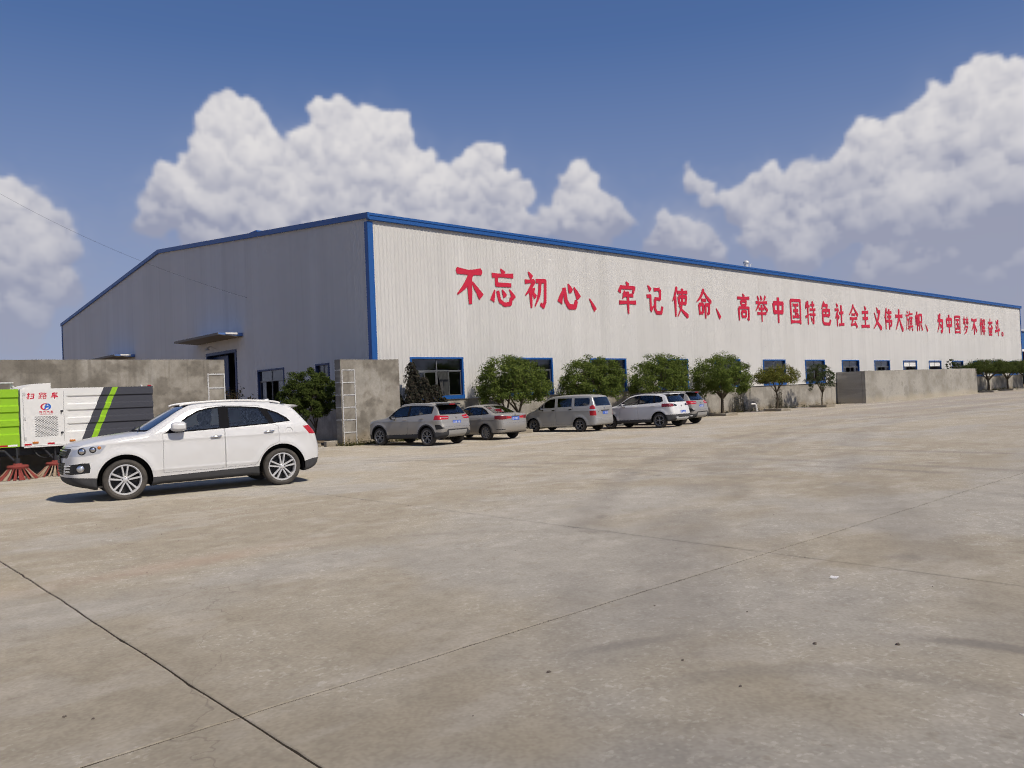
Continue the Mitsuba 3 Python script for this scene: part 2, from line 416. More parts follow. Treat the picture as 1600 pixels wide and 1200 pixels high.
# ------------------------------------------------------------------ car bodies
# A body is the smooth intersection of a side profile, a plan and a cross-section, meshed finely and then cut along its panel lines.
def chaikin(p, n=2, closed=True):
    p = np.asarray(p, float)
    for _ in range(n):
        q = np.roll(p, -1, 0) if closed else p[1:]
        a = p if closed else p[:-1]
        p = np.stack([a * .75 + q * .25, a * .25 + q * .75], 1).reshape(-1, p.shape[1])
    return p


class Flat:
    """Signed distance to a polygon (negative inside), tabulated on a grid."""

    def __init__(self, poly, lo, hi, h=.0125):
        poly = np.asarray(poly, float)
        self.lo, self.h = np.array(lo), h
        n = np.ceil((np.array(hi) - lo) / h).astype(int) + 1
        X, Y = np.meshgrid(lo[0] + h * np.arange(n[0]), lo[1] + h * np.arange(n[1]), indexing='ij')
        d, ins = np.full(X.shape, 1e9), np.zeros(X.shape, bool)
        for a, b in zip(poly, np.roll(poly, -1, 0)):
            e = b - a
            L = e @ e
            if L < 1e-14:
                continue
            t = np.clip(((X - a[0]) * e[0] + (Y - a[1]) * e[1]) / L, 0, 1)
            d = np.minimum(d, (X - a[0] - t * e[0]) ** 2 + (Y - a[1] - t * e[1]) ** 2)
            if a[1] != b[1]:
                c = ((a[1] > Y) != (b[1] > Y)) & (X < e[0] * (Y - a[1]) / e[1] + a[0])
                ins ^= c
        self.t = np.where(ins, -1, 1) * np.sqrt(d)

    def __call__(self, x, y):
        from scipy.ndimage import map_coordinates
        x, y = np.broadcast_arrays(x, y)
        return map_coordinates(self.t, [((x - self.lo[0]) / self.h).ravel(), ((y - self.lo[1]) / self.h).ravel()], order=1, mode='nearest').reshape(x.shape)


def smax(a, b, k):
    h = np.clip(.5 + .5 * (a - b) / k, 0, 1)
    return b + (a - b) * h + k * h * (1 - h)


def sstep(a, b, x):
    t = np.clip((x - a) / (b - a), 0, 1)
    return t * t * (3 - 2 * t)


def nets(f, F, ax, h, level):
    """Surface of f = level: one vertex per cell, pulled onto the surface."""
    G = F - level
    s = G < 0
    nx, ny, nz = G.shape
    cs = np.zeros((nx - 1, ny - 1, nz - 1), int)
    acc = np.zeros((nx - 1, ny - 1, nz - 1, 3))
    num = np.zeros((nx - 1, ny - 1, nz - 1))
    for a in range(3):
        sl0 = [slice(None)] * 3
        sl1 = [slice(None)] * 3
        sl0[a], sl1[a] = slice(0, -1), slice(1, None)
        g0, g1 = G[tuple(sl0)], G[tuple(sl1)]
        cr = (g0 < 0) != (g1 < 0)
        t = np.where(cr, g0 / np.where(cr, g0 - g1, 1), 0)
        o = [b for b in range(3) if b != a]
        for u in (0, 1):
            for v in (0, 1):
                sl = [slice(None)] * 3
                sl[o[0]] = slice(u, G.shape[o[0]] - 1 + u)
                sl[o[1]] = slice(v, G.shape[o[1]] - 1 + v)
                c, tt = cr[tuple(sl)], t[tuple(sl)]
                num += c
                off = [0, 0, 0]
                off[o[0]], off[o[1]] = u, v
                for b in range(3):
                    acc[..., b] += c * (tt if b == a else off[b])
    cell = num > 0
    idx = np.full(cell.shape, -1)
    idx[cell] = np.arange(cell.sum())
    ijk = np.argwhere(cell)
    V = (ijk + acc[cell] / num[cell][:, None]) * h + np.array([a[0] for a in ax])
    quads = []
    for a in range(3):
        sl0 = [slice(1, -1)] * 3
        sl1 = [slice(1, -1)] * 3
        sl0[a], sl1[a] = slice(0, -1), slice(1, None)
        s0, s1 = s[tuple(sl0)], s[tuple(sl1)]
        e = np.argwhere(s0 != s1)
        flip = s0[tuple(e.T)]
        o = [(a + 1) % 3, (a + 2) % 3]
        base = e.copy()
        for b in o:
            base[:, b] += 1
        q = []
        for u, v in ((0, 0), (1, 0), (1, 1), (0, 1)):
            p = base.copy()
            p[:, o[0]] -= 1 - u
            p[:, o[1]] -= 1 - v
            q.append(idx[tuple(p.T)])
        q = np.stack(q, 1)
        q[~flip] = q[~flip][:, ::-1]
        quads.append(q)
    q = np.vstack(quads)
    for _ in range(4):
        d, g = grad(f, V)
        n2 = (g * g).sum(1)
        step = g * ((d - level) / np.maximum(n2, 1e-3))[:, None]
        L = np.linalg.norm(step, axis=1, keepdims=True)
        V = V - step * np.minimum(1, .4 * h / np.maximum(L, 1e-9))
    tri = np.vstack([q[:, [0, 1, 2]], q[:, [0, 2, 3]]])
    return Manifold(m3.Mesh(V.astype(np.float32), tri.astype(np.uint32)))


def grad(f, V, e=.004):
    d = f(V[:, 0], V[:, 1], V[:, 2])
    g = np.stack([f(V[:, 0] + e * (k == 0), V[:, 1] + e * (k == 1), V[:, 2] + e * (k == 2)) - f(V[:, 0] - e * (k == 0), V[:, 1] - e * (k == 1), V[:, 2] - e * (k == 2)) for k in range(3)], 1) / (2 * e)
    return d, g


def sidep(poly, y0, y1):
    """A prism across the car from a drawing of its side (x, z)."""
    m = Manifold.extrude(CrossSection([np.asarray(poly, float)], m3.FillRule.NonZero) if not isinstance(poly, CrossSection) else poly, y1 - y0)
    return m.transform(np.array([[1, 0, 0, 0], [0, 0, -1, y1], [0, 1, 0, 0]], float))


def frontp(poly, x0, x1):
    m = Manifold.extrude(CrossSection([np.asarray(poly, float)], m3.FillRule.NonZero) if not isinstance(poly, CrossSection) else poly, x1 - x0)
    return m.transform(np.array([[0, 0, 1, x0], [1, 0, 0, 0], [0, 1, 0, 0]], float))


def circ(cx, cz, r, n=48):
    t = np.arange(n) * 2 * math.pi / n
    return np.stack([cx + r * np.cos(t), cz + r * np.sin(t)], 1)


def tri(m):
    k = m.to_mesh()
    return trimesh.Trimesh(np.array(k.vert_properties[:, :3], float), np.array(k.tri_verts), process=False)


def curve(pts, n=6):
    pts = np.asarray(pts, float)
    return np.array(chaikin(np.vstack([2 * pts[0] - pts[1], pts, 2 * pts[-1] - pts[-2]]), 3, False))[7:-7] if len(pts) > 2 else pts


class Body:
    def __init__(self, sp, h):
        self.sp = sp
        xs = [p[0] for p in sp['side']]
        lo = [min(xs) - .12, -1.05, .05]
        hi = [max(xs) + .12, 1.05, max(p[1] for p in sp['side']) + .12]
        self.S = Flat(chaikin(sp['side']), (lo[0] - .4, lo[2] - .1), (hi[0] + .4, hi[2] + .2))
        pl = np.array(sp['plan'])
        self.P = Flat(chaikin(np.vstack([pl, pl[::-1] * [1, -1]])), (lo[0] - .2, -.02), (hi[0] + .2, 1.3))
        se = np.array(sp['sec'])
        se = np.vstack([[[se[0][0], -.5]], se, [[se[-1][0] - .04, 2.3]]])
        self.Q = Flat(np.vstack([chaikin(se, 1, False), (chaikin(se, 1, False) * [-1, 1])[::-1]]), (-.02, -.1), (1.4, hi[2] + .2))
        ax = [np.arange(lo[k], hi[k] + h, h) for k in range(3)]
        F = self.f(ax[0][:, None, None], ax[1][None, :, None], ax[2][None, None, :])
        self.grid = (F, ax, h)

    def f(self, x, y, z):
        sp = self.sp
        ay = np.abs(y)
        w = sstep(sp['xf'], sp['xr'], x)
        lowf = sp['crown'][0] + (sp['crown'][1] - sp['crown'][0]) * sstep(.9, 1.1, z)
        sh = ay * ay * (lowf * (1 - w) - sp['crown'][2] * w)
        zc = z + sp['crown'][3] * ay * ay * sstep(.8, 1.1, z)
        a = sp['belt']
        ye = ay + (sp['taper'][0] * sstep(sp['xf'], -.6, x) + sp['taper'][1] * sstep(sp['xr'], max(p[0] for p in sp['side']), x)) * sstep(a - .05, a + .5, z)
        d = smax(self.P(x, ay), self.Q(ye, z), .06)
        d = smax(d, self.S(x - sh, zc), sp.get('round', .085))
        for wx in (0, sp['base']):
            r = np.sqrt((x - wx) ** 2 + (z - sp['wr']) ** 2)
            d = d - sp.get('flare', .016) * np.exp(-((r - sp['arch'] - .03) / .075) ** 2) * sstep(.5, .75, ay)
        for z0, dep, x0, x1 in sp.get('creases', ()):
            d = d - dep * np.exp(-np.abs(z - z0) / .035) * sstep(.5, .75, ay) * sstep(x0 - .15, x0 + .15, x) * sstep(x1 + .15, x1 - .15, x)
        return d

    def surf(self, level):
        return nets(self.f, *self.grid, level)

    def shape(self, m, bsdf, level=0.0):
        """A shape whose faces on the body surface are shaded by the true normal there; cut faces stay flat."""
        k = tri(m)
        v, fc = k.vertices, k.faces
        c = v[fc].mean(1)
        d, g = grad(self.f, c)
        g /= np.linalg.norm(g, axis=1, keepdims=True) + 1e-9
        fn = np.cross(v[fc[:, 1]] - v[fc[:, 0]], v[fc[:, 2]] - v[fc[:, 0]])
        ln = np.linalg.norm(fn, axis=1, keepdims=True)
        keep = ln[:, 0] > 1e-12
        fc, c, d, g, fn = fc[keep], c[keep], d[keep], g[keep], fn[keep] / ln[keep]
        on = (np.abs(d - level) < .004) & ((fn * g).sum(1) > .75)
        A, B = fc[on], fc[~on]
        ua, ia = np.unique(A, return_inverse=True)
        va = v[ua]
        _, na = grad(self.f, va) if len(va) else (0, np.zeros((0, 3)))
        na = na / (np.linalg.norm(na, axis=1, keepdims=True) + 1e-9)
        vb = v[B].reshape(-1, 3)
        nb = np.repeat(fn[~on], 3, 0)
        V, N = np.vstack([va, vb]), np.vstack([na, nb])
        Fc = np.vstack([ia.reshape(-1, 3), len(va) + np.arange(len(vb)).reshape(-1, 3)])
        path = meshkit.write_ply((V, Fc), normals=N)
        return {'type': 'ply', 'filename': path, 'face_normals': False, 'bsdf': {'type': 'ref', 'id': bsdf}}


def rib(p0, p1, w0, w1, d0, d1):
    """A tapered spoke as the hull of two small boxes in the wheel's plane (x, z), y its depth."""
    pts = []
    p0, p1 = np.array(p0, float), np.array(p1, float)
    t = (p1 - p0) / np.linalg.norm(p1 - p0)
    n = np.array([-t[1], t[0]])
    for p, w, (ya, yb) in ((p0, w0, d0), (p1, w1, d1)):
        for s in (-1, 1):
            pts.append((p[0] + s * n[0] * w / 2, yb, p[1] + s * n[1] * w / 2))
            pts.append((p[0] + s * n[0] * w * .33, ya, p[1] + s * n[1] * w * .33))
    return trimesh.convex.convex_hull(np.array(pts))


def lathe_y(prof, n=48):
    m = trimesh.creation.revolve(np.array(prof), sections=n)
    m.apply_transform(mat([[1, 0, 0, 0], [0, 0, 1, 0], [0, -1, 0, 0]]))
    return m


def wheel_meshes(R, r, w, style):
    """Centred on the hub, outer face towards -y: tyre, rim, dark drum behind, hub cap."""
    h = w / 2
    tp = [(r - .012, -h * .80), (r, -h * .86), (r + .012, -h * .93), (r + (R - r) * .45, -h), (R - .03, -h * .93), (R - .012, -h * .82), (R - .004, -h * .6)]
    for k in range(-2, 3):
        z = k * h * .22
        tp += [(R, z - .014), (R, z + .010), (R - .008, z + .011), (R - .008, z + .018)]
    tp += [(R - .004, h * .6), (R - .012, h * .82), (R - .03, h * .93), (r + (R - r) * .45, h), (r, h * .86), (r - .012, h * .8)]
    tyre = lathe_y([(a, -b) for a, b in tp], 56)
    rp = [(r * .90, -h * .60), (r * .93, -h * .84), (r * .965, -h * .92), (r + .004, -h * .90), (r + .004, -h * .80), (r * .95, -h * .72), (r * .93, h * .7)]
    ms = [lathe_y(rp, 56)]
    kind, n = style
    hub = r * .22
    for k in range(n):
        a = 2 * math.pi * k / n + math.pi / 2
        if kind == 'twin':
            for s in (-1, 1):
                b0, b1 = a + s * .34, a + s * .20
                ms.append(rib((hub * .9 * math.cos(b0), hub * .9 * math.sin(b0)), (r * .93 * math.cos(b1), r * .93 * math.sin(b1)), .034, .036, (-h * .80, -h * .45), (-h * .88, -h * .50)))
        elif kind == 'fork':
            for s in (-1, 1):
                ms.append(rib((hub * math.cos(a), hub * math.sin(a)), (r * .93 * math.cos(a + s * .24), r * .93 * math.sin(a + s * .24)), .032, .022, (-h * .78, -h * .5), (-h * .88, -h * .6)))
        elif kind == 'blade':
            ms.append(rib((hub * math.cos(a), hub * math.sin(a)), (r * .93 * math.cos(a + .12), r * .93 * math.sin(a + .12)), .05, .075, (-h * .78, -h * .5), (-h * .88, -h * .6)))
        else:
            ms.append(rib((hub * math.cos(a), hub * math.sin(a)), (r * .93 * math.cos(a), r * .93 * math.sin(a)), .045, .03, (-h * .78, -h * .5), (-h * .88, -h * .6)))
    ms.append(lathe_y([(0, -h * .84), (hub * .55, -h * .84), (hub * 1.05, -h * .72), (hub * 1.1, -h * .45), (0, -h * .45)], 28))
    nuts = [lathe_y([(0, -h * .83), (.011, -h * .83), (.012, -h * .6), (0, -h * .6)], 6) for _ in range(5)]
    for k, m in enumerate(nuts):
        a = 2 * math.pi * k / 5 + .3
        m.apply_translation((hub * .8 * math.cos(a), -.002, hub * .8 * math.sin(a)))
    drum = lathe_y([(0, h * .0), (r * .60, h * .0), (r * .62, h * .25), (r * .94, h * .3), (r * .94, h * .6), (0, h * .6)], 40)
    return tyre, cat(ms), drum, cat(nuts)


def build_car(sp, h=.03):
    """[(sub-key, shape dict, label)] of a car in its own frame: x back from the front axle, y to the right, z up."""
    B = Body(sp, h)
    out = []
    names = {}

    def put(name, d, label=None):
        head, _, tail = name.rpartition('__')
        k = names.get(name, 0)
        names[name] = k + 1
        full = name if not k else f'{name}_{k:03d}'
        out.append((full, d, label))
        return full

    paint = sp['paint']
    skin = B.surf(0) - B.surf(-.030)
    core = B.surf(-.036)
    glass = B.surf(-.005) - B.surf(-.012)
    R, wx2, zr = sp['arch'], sp['base'], sp['wr']
    for wx in (0, wx2):
        for s in (-1, 1):
            well = sidep(circ(wx, zr, R), .52 if s > 0 else -1.3, 1.3 if s > 0 else -.52)
            skin, core, glass = skin - well, core - well, glass - well
    both = lambda poly, yi=.30: (sidep(poly, -1.3, -yi), sidep(poly, yi, 1.3))
    off = lambda poly, d: CrossSection([np.asarray(poly, float)], m3.FillRule.NonZero).offset(d, m3.JoinType.Round, 2., 24)
    rest = skin

    def cut(region, bsdf, name, label=None, grow=None):
        nonlocal rest
        m = rest ^ region
        rest = rest - (grow if grow is not None else region)
        if m.num_tri():
            return put(name, B.shape(m, bsdf), label)

    # side glazing
    for s in (0, 1):
        area = both(sp['dlo'])[s]
        frame = rest ^ area
        rest = rest - area
        for poly in sp['windows']:
            reg = both(poly)[s]
            frame = frame - reg
            put('window', B.shape(glass ^ reg, sp['glass'], -.005))
        put('window_frame', B.shape(frame, sp.get('frame', 'm_pillar')))
    for name, poly, x0, x1, zlo, zhi in sp['screens']:
        reg = frontp(poly, x0, x1)
        if sp.get('screen_rim', True):
            rim = frontp(off(poly, .028), x0, x1)
            cut(rim - reg, 'm_pillar', name + '_seal')
        rest = rest - reg
        put(name, B.shape(glass ^ reg, sp['glass'], -.005))
    # lamps, grilles and other inlays: (name, bsdf, region builder)
    for name, bsdf, reg, label in sp['inlays'](both, off):
        cut(reg, bsdf, name, label)
    # opening panels, 5 mm gaps
    for name, poly, yi in sp['panels']:
        for s in (0, 1) if yi else (0,):
            if yi:
                a, b = sidep(off(poly, -.0025), *((-1.3, -yi) if s == 0 else (yi, 1.3))), sidep(off(poly, .0025), *((-1.3, -yi) if s == 0 else (yi, 1.3)))
            else:
                a, b = poly
            m = rest ^ a
            rest = rest - b
            key = put(name, B.shape(m, paint))
            if name == 'door':
                hx, hz = sp['handles'][(names['door'] - 1) // 2]
                yy = 1.0
                # find the skin at the handle
                for yy in np.arange(1.05, .6, -.004):
                    if B.f(np.array([hx]), np.array([yy]), np.array([hz]))[0] < 0:
                        break
                sg = -1 if s == 0 else 1
                bar = tube([(hx - .105, sg * (yy - .01), hz - .012), (hx - .085, sg * (yy + .026), hz - .006), (hx + .075, sg * (yy + .030), hz + .006), (hx + .105, sg * (yy - .01), hz + .012)], [.012, .015, .016, .012], 8)
                out.append((key + '__handle', shape(bar, sp.get('handle', paint), True), None))
                cup = trimesh.creation.icosphere(2)
                cup.apply_scale((.055, .012, .036))
                cup.apply_translation((hx, sg * (yy + .001), hz))
                out.append((key + '__handle_recess', shape(cup, sp.get('cup', 'm_trim'), True), None))
    put('body', B.shape(rest, paint))
    floor = core ^ Manifold.cube([20, 4, sp['belt'] - .22]).translate([-5, -2, 0])
    put('cabin_floor', shape(tri(floor), 'm_dark'))
    for wx in (0, wx2):
        for s in (-1, 1):
            key = put('wheel', None)
            tyre, rim, drum, nuts = sp['wheel']
            M = T().translate([wx, s * sp['track'], zr])
            if s > 0:
                M = M @ T().rotate([0, 0, 1], 180)
            for nm, m_, bs in (('tyre', tyre, 'm_tyre'), ('rim', rim, sp.get('rim', 'm_rim')), ('brake_drum', drum, 'm_black'), ('hub_cap', nuts, 'm_trim')):
                d = sp['_w'].setdefault(nm, shape(m_, bs, 32))
                out.append((f'{key}__{nm}', {**d, 'local': M}, None))
            lin = lathe_y([(R - .004, -.14), (R - .004, .10), (R - .035, .10), (R - .035, -.14)], 40)
            lin.apply_translation((wx, s * (sp['track'] + .0), zr))
            lin = trimesh.intersections.slice_mesh_plane(lin, (0, 0, 1), (0, 0, .3))
            put('wheel_arch', shape(lin, 'm_black'))
    # seats
    for i, sx in enumerate(sp['seats']):
        for sy in ((-.36, .36) if i == 0 else (-.42, 0, .42)):
            zb = sp['belt'] - .05
            ms = [cbox(sx - .02, sx + .13, sy - .22, sy + .22, .45, zb + .12, .05), cbox(sx + .06, sx + .15, sy - .13, sy + .13, zb + .18, zb + .36, .035), cbox(sx + .09, sx + .11, sy - .06, sy + .06, zb + .1, zb + .2, .005)]
            put('seat', shape(cat(ms), sp.get('seatmat', 'm_seat'), 30))
    put('dashboard', shape(cbox(sp['dash'] - .1, sp['dash'] + .28, -.66, .66, .7, sp['belt'] + .02, .06), 'm_dark', 30))
    sp['extras'](put, B)
    return out


def place_car(name, parts, label, group, x, y, rot, size=1.):
    """Puts a built car (front axle centre on the ground at x, y; rot = heading of its tail in degrees)."""
    root = thing(name, label, 'car', group)
    zf = gz(x, y)
    c, s = math.cos(math.radians(rot)), math.sin(math.radians(rot))
    zb = gz(x + 2.7 * c, y + 2.7 * s)
    M = T().translate([x, y, float(zf)]).rotate([0, 0, 1], rot).rotate([0, 1, 0], -math.degrees(math.atan2(float(zb - zf), 2.7))).scale(size)
    for sub, d, lab in parts:
        if d is None:
            continue
        d = dict(d)
        L = d.pop('local', None)
        key = f'{root}__{sub}'
        scene[key] = {**d, 'to_world': M @ L if L is not None else M}
        if lab:
            labels[key] = {'label': lab}
    return root


def mirror_obj(put, x, y, z, bs, w=.20, d=.12, hgt=.145):
    """Door mirrors: a rounded shell with the glass behind and a black foot."""
    for s in (-1, 1):
        sh = trimesh.creation.icosphere(3)
        v = sh.vertices
        v = np.sign(v) * np.abs(v) ** .55
        v[:, 0] = np.where(v[:, 0] > 0, v[:, 0] * .35, v[:, 0])
        v *= np.array([d, w / 2, hgt / 2]) * [1, 1 - 0, 1]
        v[:, 2] *= 1 + .18 * np.sign(v[:, 1] * s) * -np.abs(v[:, 1]) / (w / 2)
        sh.vertices = v + [x, s * (y + w / 2 + .055), z]
        k = put('mirror', shape(sh, bs, True))
        gl = cbox(x + d * .33, x + d * .37, s * (y + w / 2 + .055) - w * .40, s * (y + w / 2 + .055) + w * .40, z - hgt * .36, z + hgt * .36, .002)
        put(k + '__mirror_glass', shape(gl, 'm_chrome'))
        put(k + '__foot', shape(tube([(x + .03, s * (y - .03), z - hgt * .55), (x + .01, s * (y + .10), z - hgt * .36)], [.035, .03], 8), 'm_black', True))


def plate_obj(put, x, y0, y1, z0, z1, face, tilt=0., marks=True, bs='m_plateblue'):
    """A number plate; its characters are too small to read, so they stay worn white strokes."""
    s = 1 if face > 0 else -1
    m = cbox(x - .006, x + .006, y0, y1, z0, z1, .003)
    put('number_plate', shape(m, bs))
    if not marks:
        return
    r = np.random.default_rng(int(1000 * abs(x) + 10 * abs(y0 + z0)))
    ms = []
    n, w = 7, (y1 - y0 - .05) / 7.4
    for k in range(n):
        yy = y0 + .025 + (k + (.4 if k > 1 else 0)) * w
        zz0, zz1 = z0 + .025, z1 - .025
        zm = (zz0 + zz1) / 2
        for a in range(5):
            if r.random() < .62:
                q = [(yy, yy + .009, zz0, zz1), (yy + w * .62, yy + w * .62 + .009, zz0, zz1), (yy, yy + w * .7, zz1 - .011, zz1), (yy, yy + w * .7, zz0, zz0 + .011), (yy, yy + w * .7, zm - .005, zm + .006)][a]
                ms.append(box(x + s * .0062 - .001, x + s * .0062 + .001, *q))
    put('number_plate__lettering', shape(cat(ms), 'm_signwhite'))


def wipers(put, pts, bs='m_black'):
    put('wiper', shape(tube(pts, .009, 6), bs, True))


# ---- the white SUV in front
def suv_inlays(both, off):
    hl = [(-.86, .83), (-.80, .93), (-.66, .99), (-.42, 1.015), (-.30, 1.005), (-.30, .972), (-.40, .86), (-.62, .825)]
    out = []
    half = Manifold.cube([6, 4, 3]).translate([-2, -2, 0])
    lowlip = sidep([(-1.2, 0), (-1.2, .475), (-.80, .462), (-.40, .43), (-.40, 0)], -1.3, 1.3)
    out.append(('front_lip', 'm_trim', lowlip, None))
    for s in (0, 1):
        out.append(('headlight', 'm_clearlens', both(hl, .44)[s], None))
    g = frontp([(-.58, .815), (-.55, .80), (.55, .80), (.58, .815), (.63, .93), (.61, .965), (-.61, .965), (-.63, .93)], -1.3, -.62)
    out.append(('grille', 'm_black', g, None))
    lg = frontp([(-.42, .50), (.42, .50), (.50, .72), (-.50, .72)], -1.3, -.7)
    out.append(('lower_grille', 'm_black', lg, None))
    fg = [(-1.0, .53), (-.84, .515), (-.56, .535), (-.545, .62), (-.56, .705), (-.66, .71), (-.86, .685)]
    for s in (0, 1):
        out.append(('fog_lamp_surround', 'm_black', both(fg, .52)[s], None))
    for s in (0, 1):
        out.append(('sill_trim', 'm_trim', both([(.30, .1), (2.6, .1), (2.6, .425), (2.3, .413), (.45, .372), (.30, .372)], .5)[s], None))
    rl = sidep([(3.0, 0), (3.15, .42), (3.45, .485), (3.9, .50), (3.9, 0)], -1.3, 1.3)
    out.append(('rear_bumper_trim', 'm_trim', rl, None))
    tl = [(3.255, 1.145), (3.40, 1.158), (3.62, 1.15), (3.72, .99), (3.46, .975), (3.385, .985)]
    for s in (0, 1):
        out.append(('tail_light', 'm_redlens', both(tl, .46)[s], None))
    return out


def suv_extras(put, B):
    for k, z in enumerate((.848, .888, .928)):
        xs = []
        for y in np.linspace(-.5, .5, 15):
            x = -1.1
            while x < -.6 and B.f(np.array([x]), np.array([y]), np.array([z]))[0] > .012:
                x += .004
            xs.append((x - .004, y, z))
        put('grille__bar', shape(tube(xs, .009, 6), 'm_chrome' if k == 2 else 'm_rimdark', True))
    for k, z in enumerate((.55, .60, .65)):
        xs = []
        for y in np.linspace(-.40, .40, 11):
            x = -1.1
            while x < -.6 and B.f(np.array([x]), np.array([y]), np.array([z]))[0] > .012:
                x += .004
            xs.append((x - .004, y, z))
        put('lower_grille__bar', shape(tube(xs, .008, 6), 'm_rimdark', True))
    for s in (-1, 1):
        # headlamp projectors and fog lamp glass set in the surface
        for (x, z, r, bs) in ((-.67, .915, .066, 'm_rimdark'), (-.67, .915, .048, 'm_chrome'), (-.50, .935, .058, 'm_rimdark'), (-.50, .935, .040, 'm_chrome'), (-.40, .965, .03, 'm_amber')):
            y = 1.0
            while y > .3 and B.f(np.array([x]), np.array([y]), np.array([z]))[0] > 0:
                y -= .004
            _, g = grad(B.f, np.array([[x, y, z]]))
            g = g[0] / np.linalg.norm(g[0])
            m = trimesh.creation.icosphere(2)
            m.apply_scale((r, r, .010 if bs == 'm_rimdark' else .018))
            m.apply_transform(trimesh.geometry.align_vectors([0, 0, 1], g))
            m.apply_translation((x, y, z))
            m.vertices[:, 1] *= s
            if s < 0:
                m.invert()
            put('headlight' + ('' if s < 0 else '_001') + '__projector', shape(m, bs, True))
        for (x, z, r, bs) in ((-.70, .61, .062, 'm_chrome'), (-.70, .61, .046, 'm_clearlens')):
            y = 1.0
            while y > .3 and B.f(np.array([x]), np.array([y]), np.array([z]))[0] > 0:
                y -= .004
            _, g = grad(B.f, np.array([[x, y, z]]))
            g = g[0] / np.linalg.norm(g[0])
            m = trimesh.creation.icosphere(2)
            m.apply_scale((r, r, .016 if bs == 'm_chrome' else .024))
            m.apply_transform(trimesh.geometry.align_vectors([0, 0, 1], g))
            m.apply_translation((x, y, z))
            m.vertices[:, 1] *= s
            if s < 0:
                m.invert()
            put('fog_lamp_surround' + ('' if s < 0 else '_001') + ('__ring' if bs == 'm_chrome' else '__lamp'), shape(m, bs, True))
        for z in (.565, .615, .665):
            m = tube([(-.93, s * .60, z), (-.82, s * .735, z), (-.78, s * .775, z)], .011, 6)
            put('fog_lamp_surround' + ('' if s < 0 else '_001') + '__slat', shape(m, 'm_truckwhite', True))
        rail = tube(curve([(.98, s * .585, 1.625), (1.06, s * .60, 1.672), (1.4, s * .60, 1.705), (2.0, s * .60, 1.713), (2.55, s * .585, 1.685), (2.85, s * .57, 1.65), (2.93, s * .56, 1.605)]), .019, 8)
        put('roof_rail', shape(rail, 'm_white', True))
    mirror_obj(put, .955, .845, 1.265, 'm_carwhite', .22, .19, .175)
    fin = trimesh.convex.convex_hull(np.array([(2.62, -.02, 1.64), (2.62, .02, 1.64), (2.86, -.03, 1.62), (2.86, .03, 1.62), (2.84, 0, 1.72), (2.78, 0, 1.715)]))
    put('antenna_fin', shape(fin, 'm_carwhite', 30))
    sp = trimesh.convex.convex_hull(np.array([(2.98, -.60, 1.602), (2.98, .60, 1.602), (3.26, -.54, 1.565), (3.26, .54, 1.565), (3.30, -.50, 1.545), (3.30, .50, 1.545), (3.20, -.52, 1.52), (3.20, .52, 1.52), (2.98, -.6, 1.55), (2.98, .6, 1.55)]))
    put('spoiler', shape(sp, 'm_carwhite', 20))
    plate_obj(put, -.985, -.22, .22, .70, .84, -1, marks=False, bs='m_truckgrey')
    plate_obj(put, 3.70, -.22, .22, .80, .94, 1)
    wipers(put, [(.27, -.62, 1.215), (.36, -.1, 1.262), (.40, .05, 1.285)])
    wipers(put, [(.25, .05, 1.222), (.36, .45, 1.258)])
    # badge on the front wing and fuel flap outline
    flap = lathe_y([(.080, .004), (.080, -.004), (.074, -.004), (.074, .004)], 36)
    y = 1.0
    while B.f(np.array([2.97]), np.array([y]), np.array([1.06]))[0] > 0:
        y -= .003
    flap.apply_translation((2.97, -y, 1.06))
    put('fuel_flap', shape(flap, 'm_white'))
    for x, w in ((1.705, .05),):
        pass


